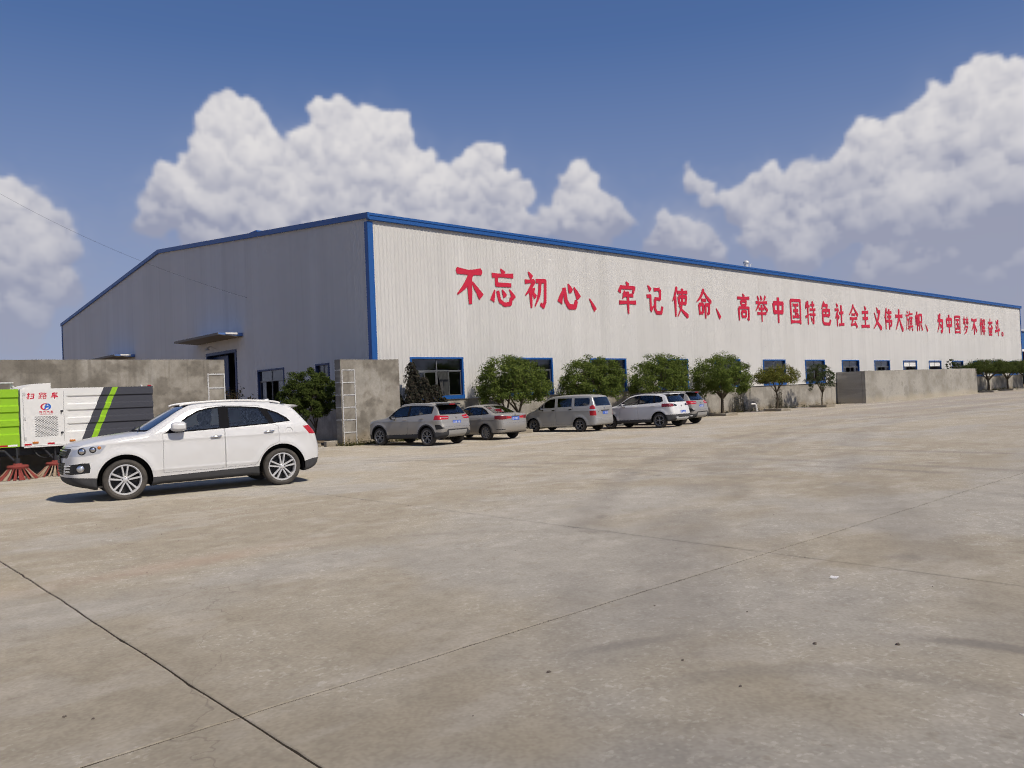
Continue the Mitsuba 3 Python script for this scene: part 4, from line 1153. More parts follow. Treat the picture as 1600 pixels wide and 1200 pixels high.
# ------------------------------------------------------------------ brush lettering, stroke by stroke (x right, y down, 0..100)
# kind: h across, v down, p falling left, n falling right, d dot, t flick, z turning stroke
GLYPHS = {
    '不': 'h 4,15 50,18 96,13;p 60,16 40,48 3,76;v 50,34 50,100;n 60,42 94,80',
    '忘': 'd 42,0 56,13;h 6,19 94,16;z 24,22 24,43 84,42;d 16,58 4,88;z 28,60 34,86 54,96 78,93 82,76;d 46,56 58,74;d 76,54 95,78',
    '初': 'd 20,0 34,16;h 4,28 44,25;p 44,25 28,46 4,66;v 28,46 28,100;d 46,44 34,56;d 34,54 48,70;z 52,24 94,22 90,80 82,95 70,88;p 70,26 66,62 44,96',
    '心': 'd 20,44 4,80;z 26,36 34,74 48,90 76,90 84,72;d 46,24 60,46;d 74,32 97,64',
    '牢': 'd 44,0 56,11;d 14,14 6,34;z 12,18 90,17 82,33;p 38,30 22,54;h 24,43 82,41;h 4,66 96,63;v 52,30 52,100',
    '记': 'd 12,4 28,19;z 4,40 26,38 26,82;t 24,86 46,68;h 48,16 84,14;v 84,14 84,48;h 52,46 84,45;z 53,46 52,80 60,91 88,91 96,70',
    '使': 'p 30,2 20,26 3,48;v 20,32 20,100;h 34,18 98,15;v 42,32 44,56;z 42,32 90,30 86,55;h 44,54 88,53;p 66,4 64,60 32,100;n 42,62 66,82 97,97',
    '命': 'p 50,0 34,24 2,44;n 50,4 70,24 98,42;h 34,37 66,36;v 18,52 20,88;z 18,52 44,51 42,82;h 20,82 42,81;z 58,53 86,51 84,80 74,84;v 60,52 60,100',
    '高': 'd 44,0 56,11;h 4,17 96,14;v 30,27 32,43;z 30,27 70,26 68,43;h 32,42 68,41;v 12,53 14,100;z 12,53 90,51 88,94 78,92;v 34,66 36,86;z 34,66 68,65 66,86;h 36,85 66,84',
    '举': 'd 18,2 28,19;d 44,0 52,17;p 84,0 68,23;h 4,28 96,25;p 34,30 2,60;n 62,30 98,58;h 28,51 72,49;h 14,69 86,67;v 50,36 50,100',
    '中': 'v 10,24 14,64;z 10,24 90,22 86,62;h 14,59 86,57;v 50,0 50,100',
    '国': 'v 6,6 8,100;z 6,6 94,4 92,100;h 8,92 92,90;h 26,24 76,22;h 30,47 72,45;h 22,72 80,70;v 50,24 50,72;d 60,54 72,66',
    '特': 'p 14,8 4,36;h 12,25 44,22;t 3,70 46,54;v 26,2 26,100;h 54,18 90,16;v 72,2 72,36;h 46,37 98,35;h 46,58 98,56;z 80,42 80,92 68,90;d 54,68 66,83',
    '色': 'p 36,0 8,30;z 30,14 66,13 54,32;z 18,35 86,33 84,58;v 50,35 50,56;h 18,57 84,56;z 18,35 18,82 28,92 86,92 95,74',
    '社': 'd 20,0 34,14;h 4,28 42,26;p 42,26 6,66;v 26,46 26,100;d 32,48 46,64;h 52,41 94,38;v 72,6 72,92;h 46,92 99,89',
    '会': 'p 50,0 34,24 2,46;n 50,4 70,24 98,44;h 30,43 70,41;h 10,61 90,58;p 46,62 24,86;h 20,89 76,84;d 64,70 88,100',
    '主': 'd 42,0 58,15;h 14,29 86,26;h 20,57 80,54;h 2,93 98,90;v 50,28 50,92',
    '义': 'd 44,0 62,22;p 82,14 56,64 4,100;n 16,26 46,68 98,98',
    '伟': 'p 30,2 22,24 4,46;v 20,30 20,100;h 38,20 94,17;h 42,40 90,38;z 34,60 94,58 90,78 78,82;v 64,2 64,100',
    '大': 'h 3,33 97,30;p 52,0 46,50 4,99;n 52,36 70,70 97,99',
    '旗': 'd 20,2 30,13;h 2,25 46,22;z 20,45 42,43 38,88 28,90;p 20,26 18,60 3,98;p 58,2 46,26;h 58,16 98,14;h 52,37 97,34;v 62,28 62,78;v 84,28 84,78;h 62,51 84,50;h 62,64 84,63;h 47,79 99,76;p 62,80 49,99;d 82,80 95,98',
    '帜': 'v 6,22 6,70;z 6,22 42,20 40,70 34,70;v 24,0 24,100;v 54,16 56,56;z 54,16 90,14 88,56;h 56,54 88,52;p 64,62 49,98;d 80,60 96,94',
    '为': 'd 20,4 33,22;p 50,0 42,50 4,98;z 10,37 88,34 82,86 72,97 60,90;d 52,54 66,70',
    '梦': 'h 4,17 44,15;v 24,0 24,48;p 22,20 3,46;d 28,22 43,37;h 54,17 96,15;v 76,0 76,48;p 74,20 54,44;d 80,22 97,38;p 44,46 12,82;z 40,58 82,56 60,84;p 62,82 16,101;d 42,67 60,80',
    '懈': 'v 12,2 12,100;d 5,24 2,46;d 19,22 25,38;p 42,2 30,24;z 42,14 56,13 48,25;p 34,28 34,72 27,99;z 34,28 60,27 60,97;h 36,46 60,45;h 36,64 60,63;v 47,28 47,80;z 66,10 94,9 92,37 85,38;p 78,10 64,44;p 72,48 64,63;h 66,58 97,56;h 62,76 99,74;v 82,44 82,100',
    '奋': 'h 5,23 95,20;p 50,0 46,28 3,58;n 54,24 97,55;v 22,57 24,98;z 22,57 78,55 76,98;h 24,76 76,75;h 24,95 76,94;v 50,56 50,94',
    '斗': 'd 22,6 40,25;d 16,34 34,53;h 3,72 97,60;v 64,0 64,100',
    '、': 'd 22,62 50,96',
    '扫': 'h 4,25 42,22;z 24,2 24,92 12,86;t 2,68 44,52;z 52,22 94,20 92,88;h 56,53 92,51;h 48,87 92,85',
    '路': 'v 8,8 10,34;z 8,8 42,7 40,34;h 10,33 40,32;v 26,34 26,84;h 26,57 46,55;v 10,48 10,86;t 2,93 48,82;p 66,2 46,34;z 64,16 90,15 66,42;p 68,40 44,58;n 60,24 98,56;v 58,62 60,98;z 58,62 90,61 88,96;h 60,93 88,92',
    '车': 'h 16,18 88,15;z 46,2 22,48 86,46;h 3,71 97,68;v 54,30 54,100',
    '程': 'p 38,2 8,14;h 2,28 44,25;v 24,10 24,100;p 22,30 2,68;d 28,36 44,54;v 54,8 56,38;z 54,8 92,7 90,38;h 56,36 90,35;h 52,55 95,53;h 56,74 92,72;h 46,97 99,95;v 74,54 74,96',
    '力': 'z 8,30 90,28 84,92 68,96 58,86;p 48,2 42,50 4,100',
    '汽': 'd 8,6 26,22;d 2,32 20,48;t 2,98 26,60;p 48,2 30,32;h 46,18 96,15;h 44,37 86,35;z 38,55 80,53 84,86 94,98 99,80',
}
WID = {'h': (1.12, .78, 1.18), 'v': (1.2, 1.0, .62), 'p': (1.15, .95, .25), 'n': (.4, .95, 1.45), 'd': (.28, 1.0, 1.5), 't': (1.25, .8, .2), 'z': (1.05, 1.0, .95)}


def glyph(ch):
    """The character as a polygon in a unit square, y up."""
    if ch == '。':
        return Polygon([(.3 + .20 * math.cos(t), .14 + .14 * math.sin(t)) for t in np.linspace(0, 2 * math.pi, 24)[:-1]], [[(.3 + .09 * math.cos(t), .14 + .06 * math.sin(t)) for t in np.linspace(0, 2 * math.pi, 16)[:-1]]])
    strokes = GLYPHS[ch].split(';')
    W = 15.5 if len(strokes) < 5 else 13.0 if len(strokes) < 7 else 11.3 if len(strokes) < 9 else 10.0 if len(strokes) < 12 else 8.3
    if ch == '、':
        W = 11
    bits = []
    for s in strokes:
        k, pts = s.split(' ', 1)
        p = np.array([[float(c) for c in q.split(',')] for q in pts.split()])
        if len(p) > 2 and k in 'pnh':
            p = np.vstack([p[:1], chaikin(p, 2, False), p[-1:]])
        q = [p[0]]
        for a, b in zip(p[:-1], p[1:]):
            for t in (.25, .5, .75, 1.0):
                q.append(a + (b - a) * t)
        q = np.array(q)
        L = np.concatenate([[0], np.cumsum(np.linalg.norm(np.diff(q, axis=0), axis=1))])
        if L[-1] < 1e-6:
            continue
        w = np.interp(L / L[-1], [0, .5, 1], WID[k]) * W
        if k == 'v':
            w *= 1.06
        for i in range(len(q) - 1):
            t = q[i + 1] - q[i]
            n_ = np.linalg.norm(t)
            if n_ < 1e-6:
                continue
            n = np.array([-t[1], t[0]]) / n_
            a, b = q[i], q[i + 1]
            bits.append(Polygon([a + n * w[i] / 2, b + n * w[i + 1] / 2, b - n * w[i + 1] / 2, a - n * w[i] / 2]))
            if 0 < i:
                bits.append(Polygon([q[i] + .5 * w[i] * np.array([math.cos(u), math.sin(u)]) for u in np.linspace(0, 2 * math.pi, 9)[:-1]]))
    g = unary_union([b.buffer(0) for b in bits]).buffer(.25).simplify(.45)
    from shapely import affinity
    return affinity.affine_transform(g, [.01, 0, 0, -.01, 0, 1])


def lettering(ch, width, height, depth, slant=0.):
    from shapely import affinity
    g = affinity.affine_transform(glyph(ch), [width, slant * height, 0, height, 0, 0])
    return extr(g, depth)

# ------------------------------------------------------------------ the ground
GX0, GY0, SX, SY = 1.70, 4.03, 5.17, 5.08


def ground_sheet():
    xs = np.concatenate([[-3000, -600, -120], np.arange(-40, 131, 5.0), [160, 260, 700, 3000]])
    ys = np.concatenate([[-3000, -500, -90], np.arange(-30, 41, 2.5), [60, 90, 140, 600, 3000]])
    X, Y = np.meshgrid(xs, ys, indexing='ij')
    Z = gz(X, Y) - .03 + .02 * ((X > 118) | (X < -14) | (Y > 29.4) | (Y < -11.3))
    n, m = X.shape
    i = np.arange(n * m).reshape(n, m)
    f = np.stack([i[:-1, :-1], i[1:, :-1], i[1:, 1:], i[:-1, 1:]], -1).reshape(-1, 4)
    return np.stack([X, Y, Z], -1).reshape(-1, 3), f


scene['ground'] = shape(ground_sheet(), 'm_soil', True)
labels['ground'] = {'label': 'bare earth under and around the concrete yard', 'kind': 'structure'}
labels['pavement'] = {'label': 'old grey brown concrete yard cast in large square slabs', 'kind': 'structure'}


def slab(x0, x1, y0, y1, near, seed):
    """One cast slab: ragged arrises near the camera, a 2 cm joint all round."""
    r = np.random.default_rng(seed)
    n = 44 if near else 3
    g = .006
    ring = []
    for a, b in (((x0, y0), (x1, y0)), ((x1, y0), (x1, y1)), ((x1, y1), (x0, y1)), ((x0, y1), (x0, y0))):
        a, b = np.array(a), np.array(b)
        t = (b - a) / np.linalg.norm(b - a)
        nn = np.array([-t[1], t[0]])
        for k in range(n):
            q = a + (b - a) * k / n
            along = q[0] + q[1]
            w = .026 * (float(meshkit.fbm(np.array([along * 1.1, nn[0] ** 2 * 7, round(float(abs(nn @ q)))]), 4, 2)) - .5) if near and 0 < k else 0
            chip = max(0, r.normal(-.006, .0055)) if near and 0 < k else 0
            ring.append(q + nn * (g + chip) + np.abs(nn) * w + (t * g if k == 0 else 0))
    ring = np.array(ring)
    c = np.array([(x0 + x1) / 2, (y0 + y1) / 2])
    inner = ring + (c - ring) / np.linalg.norm(c - ring, axis=1, keepdims=True) * (.007 if near else .004)
    N = len(ring)
    V = np.vstack([np.column_stack([ring, gz(ring[:, 0], ring[:, 1]) - .05]), np.column_stack([ring, gz(ring[:, 0], ring[:, 1]) - .004]), np.column_stack([inner, gz(inner[:, 0], inner[:, 1])]), [[*c, float(gz(*c))]]])
    F = []
    for k in range(N):
        j = (k + 1) % N
        F += [(k, j, N + j), (k, N + j, N + k), (N + k, N + j, 2 * N + j), (N + k, 2 * N + j, 2 * N + k), (2 * N + k, 2 * N + j, 3 * N)]
    return trimesh.Trimesh(V, F, process=False)


RIGHT = np.cross(FWD, UP)
for i in range(-3, 23):
    for j in range(-3, 5):
        x0, y0 = GX0 + SX * i, GY0 + SY * j
        x1, y1 = x0 + SX, min(y0 + SY, 29.52)
        seen = False
        for px in np.linspace(x0, x1, 4):
            for py in np.linspace(y0, y1, 4):
                d = np.array([px, py, 0]) - EYE
                z = d @ FWD
                seen |= z > .3 and abs(d @ RIGHT) < .78 * z + 1.2
        if seen:
            dist = math.hypot((x0 + x1) / 2, (y0 + y1) / 2)
            part('pavement', 'slab', shape(slab(x0, x1, y0, y1, dist < 17, 5000 + 100 * i + j), 'm_paved'))

def joint(a, b):
    n = max(2, int(math.dist(a, b) / 1.27) + 1)
    u = np.linspace(0, 1, n)
    x, y = a[0] + (b[0] - a[0]) * u, a[1] + (b[1] - a[1]) * u
    dx, dy = (0, .03) if a[1] == b[1] else (.03, 0)
    v = np.vstack([np.column_stack([x - dx, y - dy, gz(x, y) - .0048]), np.column_stack([x + dx, y + dy, gz(x, y) - .0048])])
    i = np.arange(n - 1)
    f = np.stack([i, i + 1, n + i + 1, n + i], 1)
    return v, f if dx == 0 else f[:, ::-1]


for i in range(-3, 23):
    part('pavement', 'joint_filler', shape(joint((GX0 + SX * i, -8), (GX0 + SX * i, 29.4)), 'm_gap'))
for j in range(-2, 5):
    part('pavement', 'joint_filler', shape(joint((-13, GY0 + SY * j), (118, GY0 + SY * j)), 'm_gap'))

# ------------------------------------------------------------------ the long hall
HX0, HX1, HY0, HY1, HRY = 18.8, 109.6, 29.5, 81.2, 55.34
ZE, ZR, ZS = 9.62, 12.2, 1.50
hall = thing('factory_hall', 'long cream corrugated steel factory hall with blue trim and red slogan', 'factory hall')
roof_z = lambda y: ZR - abs(y - HRY) * (ZR - ZE) / (HRY - HY0)
WIN = [(20.72 + 6 * k if k else 20.74, 23.76 + 6 * k, 1.62, 3.44) for k in range(15)]
WIN = [(a, b, c, d - .004 * (a - 20)) for a, b, c, d in WIN]
GWIN = [(33.25, 34.5, 1.62, 3.40), (37.8, 40.85, 1.62, 3.42)]
GDOOR = [(43.55, 47.75, -.4, 4.60), (62.0, 66.2, -.4, 4.60)]
PROF = [(0, 0), (.104, 0), (.134, .012), (.166, .012), (.196, 0)]


def siding_panel(t0, t1, zb, top, holes, put, relief=1.):
    """Corrugated sheet between t0 and t1 along a wall, cut round its openings."""
    cuts = set()
    k0 = math.floor(t0 / .2)
    for k in range(k0, math.ceil(t1 / .2) + 1):
        for a, d in PROF:
            cuts.add(round(k * .2 + a, 5))
    for h in holes:
        cuts |= {h[0], h[1]}
    cuts = sorted(c for c in cuts if t0 < c < t1)
    cuts = [t0] + cuts + [t1]
    dep = lambda t: float(np.interp((t / .2 - math.floor(t / .2 + 1e-9)) * .2, [p[0] for p in PROF] + [.2], [p[1] * relief for p in PROF] + [0]))
    V, F = [], []
    for a, b in zip(cuts[:-1], cuts[1:]):
        if b - a < 1e-6:
            continue
        m = (a + b) / 2
        iv = [(zb, None)]
        for h0, h1, hz0, hz1 in holes:
            if h0 <= m <= h1:
                iv = [(zb, hz0)] * (hz0 > zb) + [(hz1, None)]
        for z0, z1 in iv:
            n = len(V)
            V += [put(a, dep(a), z0), put(b, dep(b), z0), put(b, dep(b), top(b) if z1 is None else z1), put(a, dep(a), top(a) if z1 is None else z1)]
            F += [(n, n + 1, n + 2), (n, n + 2, n + 3)]
    return trimesh.Trimesh(np.array(V), np.array(F), process=False)


t = HX0
while t < HX1 - .01:
    t1 = min(math.floor(t / .8 + 1.0001) * .8, HX1)
    part(hall, 'siding_panel', shape(siding_panel(t, t1, ZS, lambda x: ZE, WIN, lambda a, d, z: (a, HY0 - d, z), float(np.interp(t, [22, 38, 60], [1.7, .7, .2]))), 'm_siding'))
    t = t1
t = HY0
while t < HY1 - .01:
    t1 = min(math.floor(t / .8 + 1.0001) * .8, HY1)
    part(hall, 'siding_panel', shape(siding_panel(t, t1, ZS, roof_z, GWIN + GDOOR, lambda a, d, z: (HX0 - d, a, z), float(np.interp(t, [34, 46, 64], [1.5, .7, .25]))), 'm_siding'))
    t = t1
part(hall, 'low_wall', shape(cbox(HX0 + .05, HX1, HY0 + .03, HY0 + .26, -.45, ZS + .06, .01), 'm_plinth'))
t = HY0 + .27
ms = []
for h in GDOOR + [(HY1, HY1, 0, 0)]:
    ms.append(box(HX0 + .03, HX0 + .26, t, h[0], -.45, ZS + .06))
    t = h[1]
part(hall, 'low_wall', shape(ms[0], 'm_plinth'))
for m in ms[1:]:
    part(hall, 'low_wall', shape(m, 'm_plinth'))
part(hall, 'flashing', shape(box(HX0, HX1, HY0 - .045, HY0 + .03, ZS - .012, ZS), 'm_galv'))
part(hall, 'rear_wall', shape(cat([box(HX0 + .1, HX1, HY1 - .2, HY1, -.4, ZE), box(HX1 - .15, HX1 - .02, HY0 + .27, HY1 - .21, -.4, ZE)]), 'm_siding'))
# a thin lining keeps the daylight out behind the sheets
lin = []
x = HX0 + .3
for a, b, c, d in WIN + [(HX1 - .3, HX1 - .3, 0, 0)]:
    lin.append(box(x, a - .02, HY0 + .10, HY0 + .14, ZS + .07, ZE - .05))
    if b > a:
        lin += [box(a - .02, b + .02, HY0 + .10, HY0 + .14, d + .02, ZE - .05), box(a - .02, b + .02, HY0 + .10, HY0 + .14, ZS + .07, c - .02)]
    x = b + .02
part(hall, 'wall_lining', shape(cat(lin), 'm_inside'))
lin = []
y = HY0 + .3
for a, b, c, d in sorted(GWIN + GDOOR) + [(HY1 - .3, HY1 - .3, 0, 0)]:
    lin.append(box(HX0 + .10, HX0 + .14, y, a - .02, ZS + .07, ZE - .05))
    if b > a:
        lin.append(box(HX0 + .10, HX0 + .14, a - .02, b + .02, d + .02, ZE - .05))
    y = b + .02
part(hall, 'wall_lining', shape(cat(lin), 'm_inside'))
rf = []
for ya, za, yb, zb in ((HY0 - .06, ZE + .02, HRY, ZR + .02), (HRY, ZR + .02, HY1 + .06, ZE + .02)):
    v = np.array([(x, y, z + dz) for x in (HX0 + .02, HX1) for y, z in ((ya, za), (yb, zb)) for dz in (0, .08)])
    rf.append(trimesh.convex.convex_hull(v))
roof = part(hall, 'roof', shape(cat(rf), 'm_roof'))
# ridge ventilator with a glazed end, standing back from the gable
mo = np.array([(x, HRY + s * w, z) for x in (25.4, 106) for s in (-1, 1) for w, z in ((1.6, 12.0), (1.6, 13.4), (.7, 14.2))])
part(hall, 'roof__ridge_ventilator', shape(trimesh.convex.convex_hull(mo), 'm_bluewall'))
pv = [(25.39, HRY - 1.4, 12.2), (25.39, HRY + 1.4, 12.2), (25.39, HRY + 1.4, 13.2), (25.39, HRY + .62, 13.95), (25.39, HRY - .62, 13.95), (25.39, HRY - 1.4, 13.2)]
pv = trimesh.convex.convex_hull(np.array(pv + [(25.36, y, z) for _, y, z in pv]))
part(hall, 'roof__ventilator_pane', shape(pv, 'm_white'))
part(hall, 'roof__ventilator_frame', shape(cat([box(25.3, 25.358, HRY - .06, HRY + .06, 12.2, 13.95), box(25.3, 25.357, HRY - 1.4, HRY + 1.4, 13.1, 13.2)]), 'm_blue'))
# blue edge trims
part(hall, 'eave_trim', shape(cat([cbox(HX0 - .10, HX1 + .1, HY0 - .17, HY0 - .028, ZE - .23, ZE + .05, .012), cbox(HX0 - .10, HX1 + .1, HY0 - .20, HY0 - .172, ZE - .05, ZE + .065, .006)]), 'm_blue', 20))
for ya, yb in ((HY0 - .20, HRY), (HRY, HY1 + .1)):
    za, zb = (ZE, ZR) if yb == HRY else (ZR, ZE)
    v = np.array([(x, y, z + dz) for x in (HX0 - .12, HX0 - .028) for y, z in ((ya, za), (yb, zb)) for dz in (-.18, .07)])
    part(hall, 'gable_trim', shape(trimesh.convex.convex_hull(v), 'm_blue', 20))
part(hall, 'corner_trim', shape(cat([cbox(HX0 - .055, HX0 + .22, HY0 - .055, HY0 - .026, ZS, ZE - .28, .006), cbox(HX0 - .055, HX0 - .026, HY0 - .024, HY0 + .22, ZS, ZE - .28, .006)]), 'm_blue', 20))
part(hall, 'corner_trim', shape(cbox(HX0 - .055, HX0 - .026, HY1 - .2, HY1 + .02, ZS, ZE - .2, .006), 'm_blue', 20))
part(hall, 'corner_trim', shape(cbox(HX1 - .15, HX1 + .03, HY0 - .055, HY0 - .026, ZS, ZE - .28, .006), 'm_blue', 20))


def window(t0, t1, z0, z1, at, k, gable=False):
    """Blue surround, aluminium sashes, two fanlights over sliding lower leaves. at(t, depth, z): depth into the wall."""
    key = uniq(f'{hall}__window')
    labels[key] = {'label': 'blue framed sliding window in the ' + ('gable' if gable else 'long side')}
    bx = lambda a, b, d0, d1, c, e: trimesh.convex.convex_hull(np.array([at(q, w, r) for q in (a, b) for w in (d0, d1) for r in (c, e)]))
    w = .075
    col = 'm_darkblue' if gable else 'm_blue'
    part(key, 'frame', shape(cat([bx(t0 - .02, t0 + w, -.045, .10, z0, z1), bx(t1 - w, t1 + .02, -.045, .10, z0, z1), bx(t0 - .02, t1 + .02, -.050, .10, z1 - .07, z1 + .015), bx(t0 - .02, t1 + .02, -.060, .10, z0 - .12, z0 + .05)]), col))
    a, b, c, d = t0 + w, t1 - w, z0 + .05, z1 - .07
    m, zt = (a + b) / 2, c + (d - c) * .68
    part(key, 'sash', shape(cat([bx(m - .025, m + .025, .05, .095, c, d), bx(a, m - .026, .05, .095, zt - .025, zt + .025), bx(m + .026, b, .05, .095, zt - .025, zt + .025)]), 'm_alu_shade'))
    r = np.random.default_rng(50 + k)
    for p, q in ((a, m - .025), (m + .025, b)):
        part(key, 'pane', shape(trimesh.Trimesh(np.array([at(p, .075, zt + .025), at(q, .075, zt + .025), at(q, .075, d), at(p, .075, d)]), [(0, 1, 2), (0, 2, 3)], process=False), 'm_white' if k in (9, 10) else 'm_pane'))  # far fanlights in opaque white: pale sky reflection painted into the pane
        half = (q - p) / 2
        open_ = r.random() < .6 or k in (7, 8, 9, 10)
        spots = [(p, .078)] if open_ else [(p, .065), (p + half, .09)]
        if k == 0 and p > m:
            spots = [(p + half * .95, .09)]
        elif open_ and p > m:
            spots = [(p + half, .09)]
        for s0, dd in spots:
            e = s0 + half + .03
            e = min(e, q)
            part(key, 'leaf_frame', shape(cat([bx(s0, s0 + .035, dd - .012, dd + .012, c, zt - .026), bx(e - .035, e, dd - .012, dd + .012, c, zt - .026), bx(s0 + .036, e - .036, dd - .012, dd + .012, c, c + .04), bx(s0 + .036, e - .036, dd - .012, dd + .012, zt - .066, zt - .026)]), 'm_alu_shade'))
            part(key, 'pane', shape(trimesh.Trimesh(np.array([at(s0 + .035, dd, c + .04), at(e - .035, dd, c + .04), at(e - .035, dd, zt - .066), at(s0 + .035, dd, zt - .066)]), [(0, 1, 2), (0, 2, 3)], process=False), 'm_pane'))
    if k in (0,):
        n = 24
        V, F = [], []
        for i in range(n + 1):
            x = m + .62 + (.42 if k == 0 else .3) * i / n
            q = .5 + .04 * math.sin(i * 1.9)
            V += [at(x, q, c - .05), at(x - (.25 if k == 0 else 0) * (1 - i / n), q, zt + (.1 if k == 0 else .3))]
            if i:
                F += [(2 * i - 2, 2 * i, 2 * i + 1), (2 * i - 2, 2 * i + 1, 2 * i - 1)]
        part(key, 'curtain', shape(trimesh.Trimesh(np.array(V), F, process=False), 'm_curtain', True))


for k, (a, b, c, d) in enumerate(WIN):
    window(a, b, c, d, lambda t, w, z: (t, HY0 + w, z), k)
for k, (a, b, c, d) in enumerate(GWIN):
    window(a, b, c, d, lambda t, w, z: (HX0 + w, t, z), 30 + k, True)
for k, (a, b, c, d) in enumerate(GDOOR):
    key = uniq(f'{hall}__doorway')
    labels[key] = {'label': 'tall open doorway in a dark blue frame under a canopy'}
    part(key, 'frame', shape(cat([box(HX0 - .05, HX0 + .3, a - .06, a + .12, -.3, d), box(HX0 - .05, HX0 + .3, b - .12, b + .06, -.3, d), box(HX0 - .052, HX0 + .302, a - .06, b + .06, d, d + .16)]), 'm_darkblue'))
    part(key, 'door_leaf', shape(box(HX0 + .32, HX0 + .38, b - 2.3, b + .9, -.15, d - .05), 'm_darkblue'))
    ya, yb = a - 1.0, b + 1.35
    can = trimesh.convex.convex_hull(np.array([(x, y, z) for y in (ya, yb) for x, z in ((HX0 - .03, 5.60), (HX0 - .03, 5.42), (HX0 - 1.4, 5.50), (HX0 - 1.4, 5.57))]))
    cn = part(hall, 'canopy', shape(can, 'm_canopy'))
    part(cn, 'soffit', shape(trimesh.convex.convex_hull(np.array([(x, y, z - e) for y in (ya + .02, yb - .02) for x, z in ((HX0 - .05, 5.40), (HX0 - 1.37, 5.485)) for e in (0, .02)])), 'm_soffit_shade'))
    part(cn, 'fascia', shape(box(HX0 - 1.43, HX0 - 1.402, ya - .02, yb + .02, 5.46, 5.585), 'm_soffit_shade'))
    part(cn, 'light_strip', shape(cbox(HX0 - 1.0, HX0 - .3, ya - .05, ya - .004, 5.50, 5.60, .008), 'm_white'))
    lamp = tube([(HX0 - .03, (a + b) / 2 + .6, d + .35), (HX0 - .35, (a + b) / 2 + .6, d + .5), (HX0 - .55, (a + b) / 2 + .6, d + .42)], [.025, .025, .03], 8)
    shade = trimesh.creation.revolve(np.array([(.0, .0), (.06, 0), (.16, -.14), (.0, -.10)]), sections=16)
    shade.apply_translation((HX0 - .58, (a + b) / 2 + .6, d + .42))
    lk = single('wall_lamp', shape(cat([lamp, shade]), 'm_galv', 30), ('curved wall lamp over the dark doorway beside the gate' if k == 0 else 'wall lamp over the far doorway hidden behind the wall'), 'lamp')

# the slogan: sheet-metal characters painted red, one by one
SLOGAN = '不忘初心、牢记使命、高举中国特色社会主义伟大旗帜、为中国梦不懈奋斗。'
SPOT = [22.28, 24.24, 26.31, 28.59, 30.48, 33.07, 35.38, 37.73, 40.07, 41.74, 44.38, 46.51, 48.59, 50.88, 52.94, 55.21, 57.29, 59.59, 61.60, 63.74, 65.78, 67.91, 70.0, 72.05, 73.89, 76.86, 79.04, 81.15, 83.34, 85.62, 87.99, 90.27, 92.44, 94.27]
forms = {}
for ch, sx in zip(SLOGAN, SPOT):
    if ch not in forms:
        m = lettering(ch, 1.62, 1.84, .014)
        m.apply_transform(YUP)
        forms[ch] = shape(m, 'm_red')
    x = sx * 1.0926
    z = 6.0 - .0008 * (x - 24)
    part(hall, 'character', forms[ch], T().translate([x - .80, HY0 - .030, z]), 'red character ' + ch + ' of the slogan')
# turbine ventilator above the eave
tv = [trimesh.creation.cylinder(.14, .5, sections=16).apply_translation((50.6, 30.4, 9.95))]
ball = trimesh.creation.icosphere(2, .21)
ball.apply_scale((1, 1, .8))
ball.apply_translation((50.6, 30.4, 10.26))
rv = part(hall, 'roof__turbine_vent', shape(cat(tv + [ball]), 'm_galv', 30))
part(hall, 'roof__vent_base', shape(cat([cbox(50.15, 51.05, 30.0, 30.8, 9.72, 9.86, .02), tube([(51.0, 30.4, 9.8), (51.2, 30.4, 10.2), (51.4, 30.4, 10.22)], .025, 6)]), 'm_galv', 30))

# ------------------------------------------------------------------ free-standing concrete walls
def rough_wall(x0, x1, y0, y1, z1, name, label, bsdf='m_concrete', seed=1):
    """Cast wall with a slightly wavy top and worn arrises."""
    m = box(x0, x1, y0, y1, -.5, z1)
    for _ in range(1):
        v, f = trimesh.remesh.subdivide_to_size(m.vertices, m.faces, .35)
        m = trimesh.Trimesh(v, f, process=True)
    v = m.vertices.copy()
    top = v[:, 2] > z1 - .01
    nz = meshkit.fbm(v * [1.3, 1.3, 1.3] + seed, 3, seed) - .5
    v[:, 2] += np.where(top, nz * .05, 0)
    ex = (np.abs(v[:, 0] - x0) < .01) | (np.abs(v[:, 0] - x1) < .01)
    v[:, 0] += np.where(ex, nz * .03, 0)
    v[:, 1] += np.where(np.abs(v[:, 1] - y0) < .01, nz * .014, 0)
    m.vertices = v
    return single(name, shape(m, bsdf, 35), label, 'wall')


def painted_line(parent, x0, x1, y, z0, z1, seed):
    r = np.random.default_rng(seed)
    n = max(3, int(max(x1 - x0, z1 - z0) / .06))
    u = np.linspace(0, 1, n)
    if x1 - x0 > z1 - z0:
        top = [(x0 + (x1 - x0) * q, z1 + r.normal(0, .004)) for q in u]
        bot = [(x0 + (x1 - x0) * q, z0 + r.normal(0, .004)) for q in u[::-1]]
    else:
        top = [(x0 + r.normal(0, .004), z0 + (z1 - z0) * q) for q in u]
        bot = [(x1 + r.normal(0, .004), z0 + (z1 - z0) * q) for q in u[::-1]]
    m = extr(Polygon(top + bot).buffer(0), .005)
    m.apply_transform(YUP)
    m.apply_translation((0, y, 0))
    part(parent, 'painted_line', shape(m, 'm_galv'))


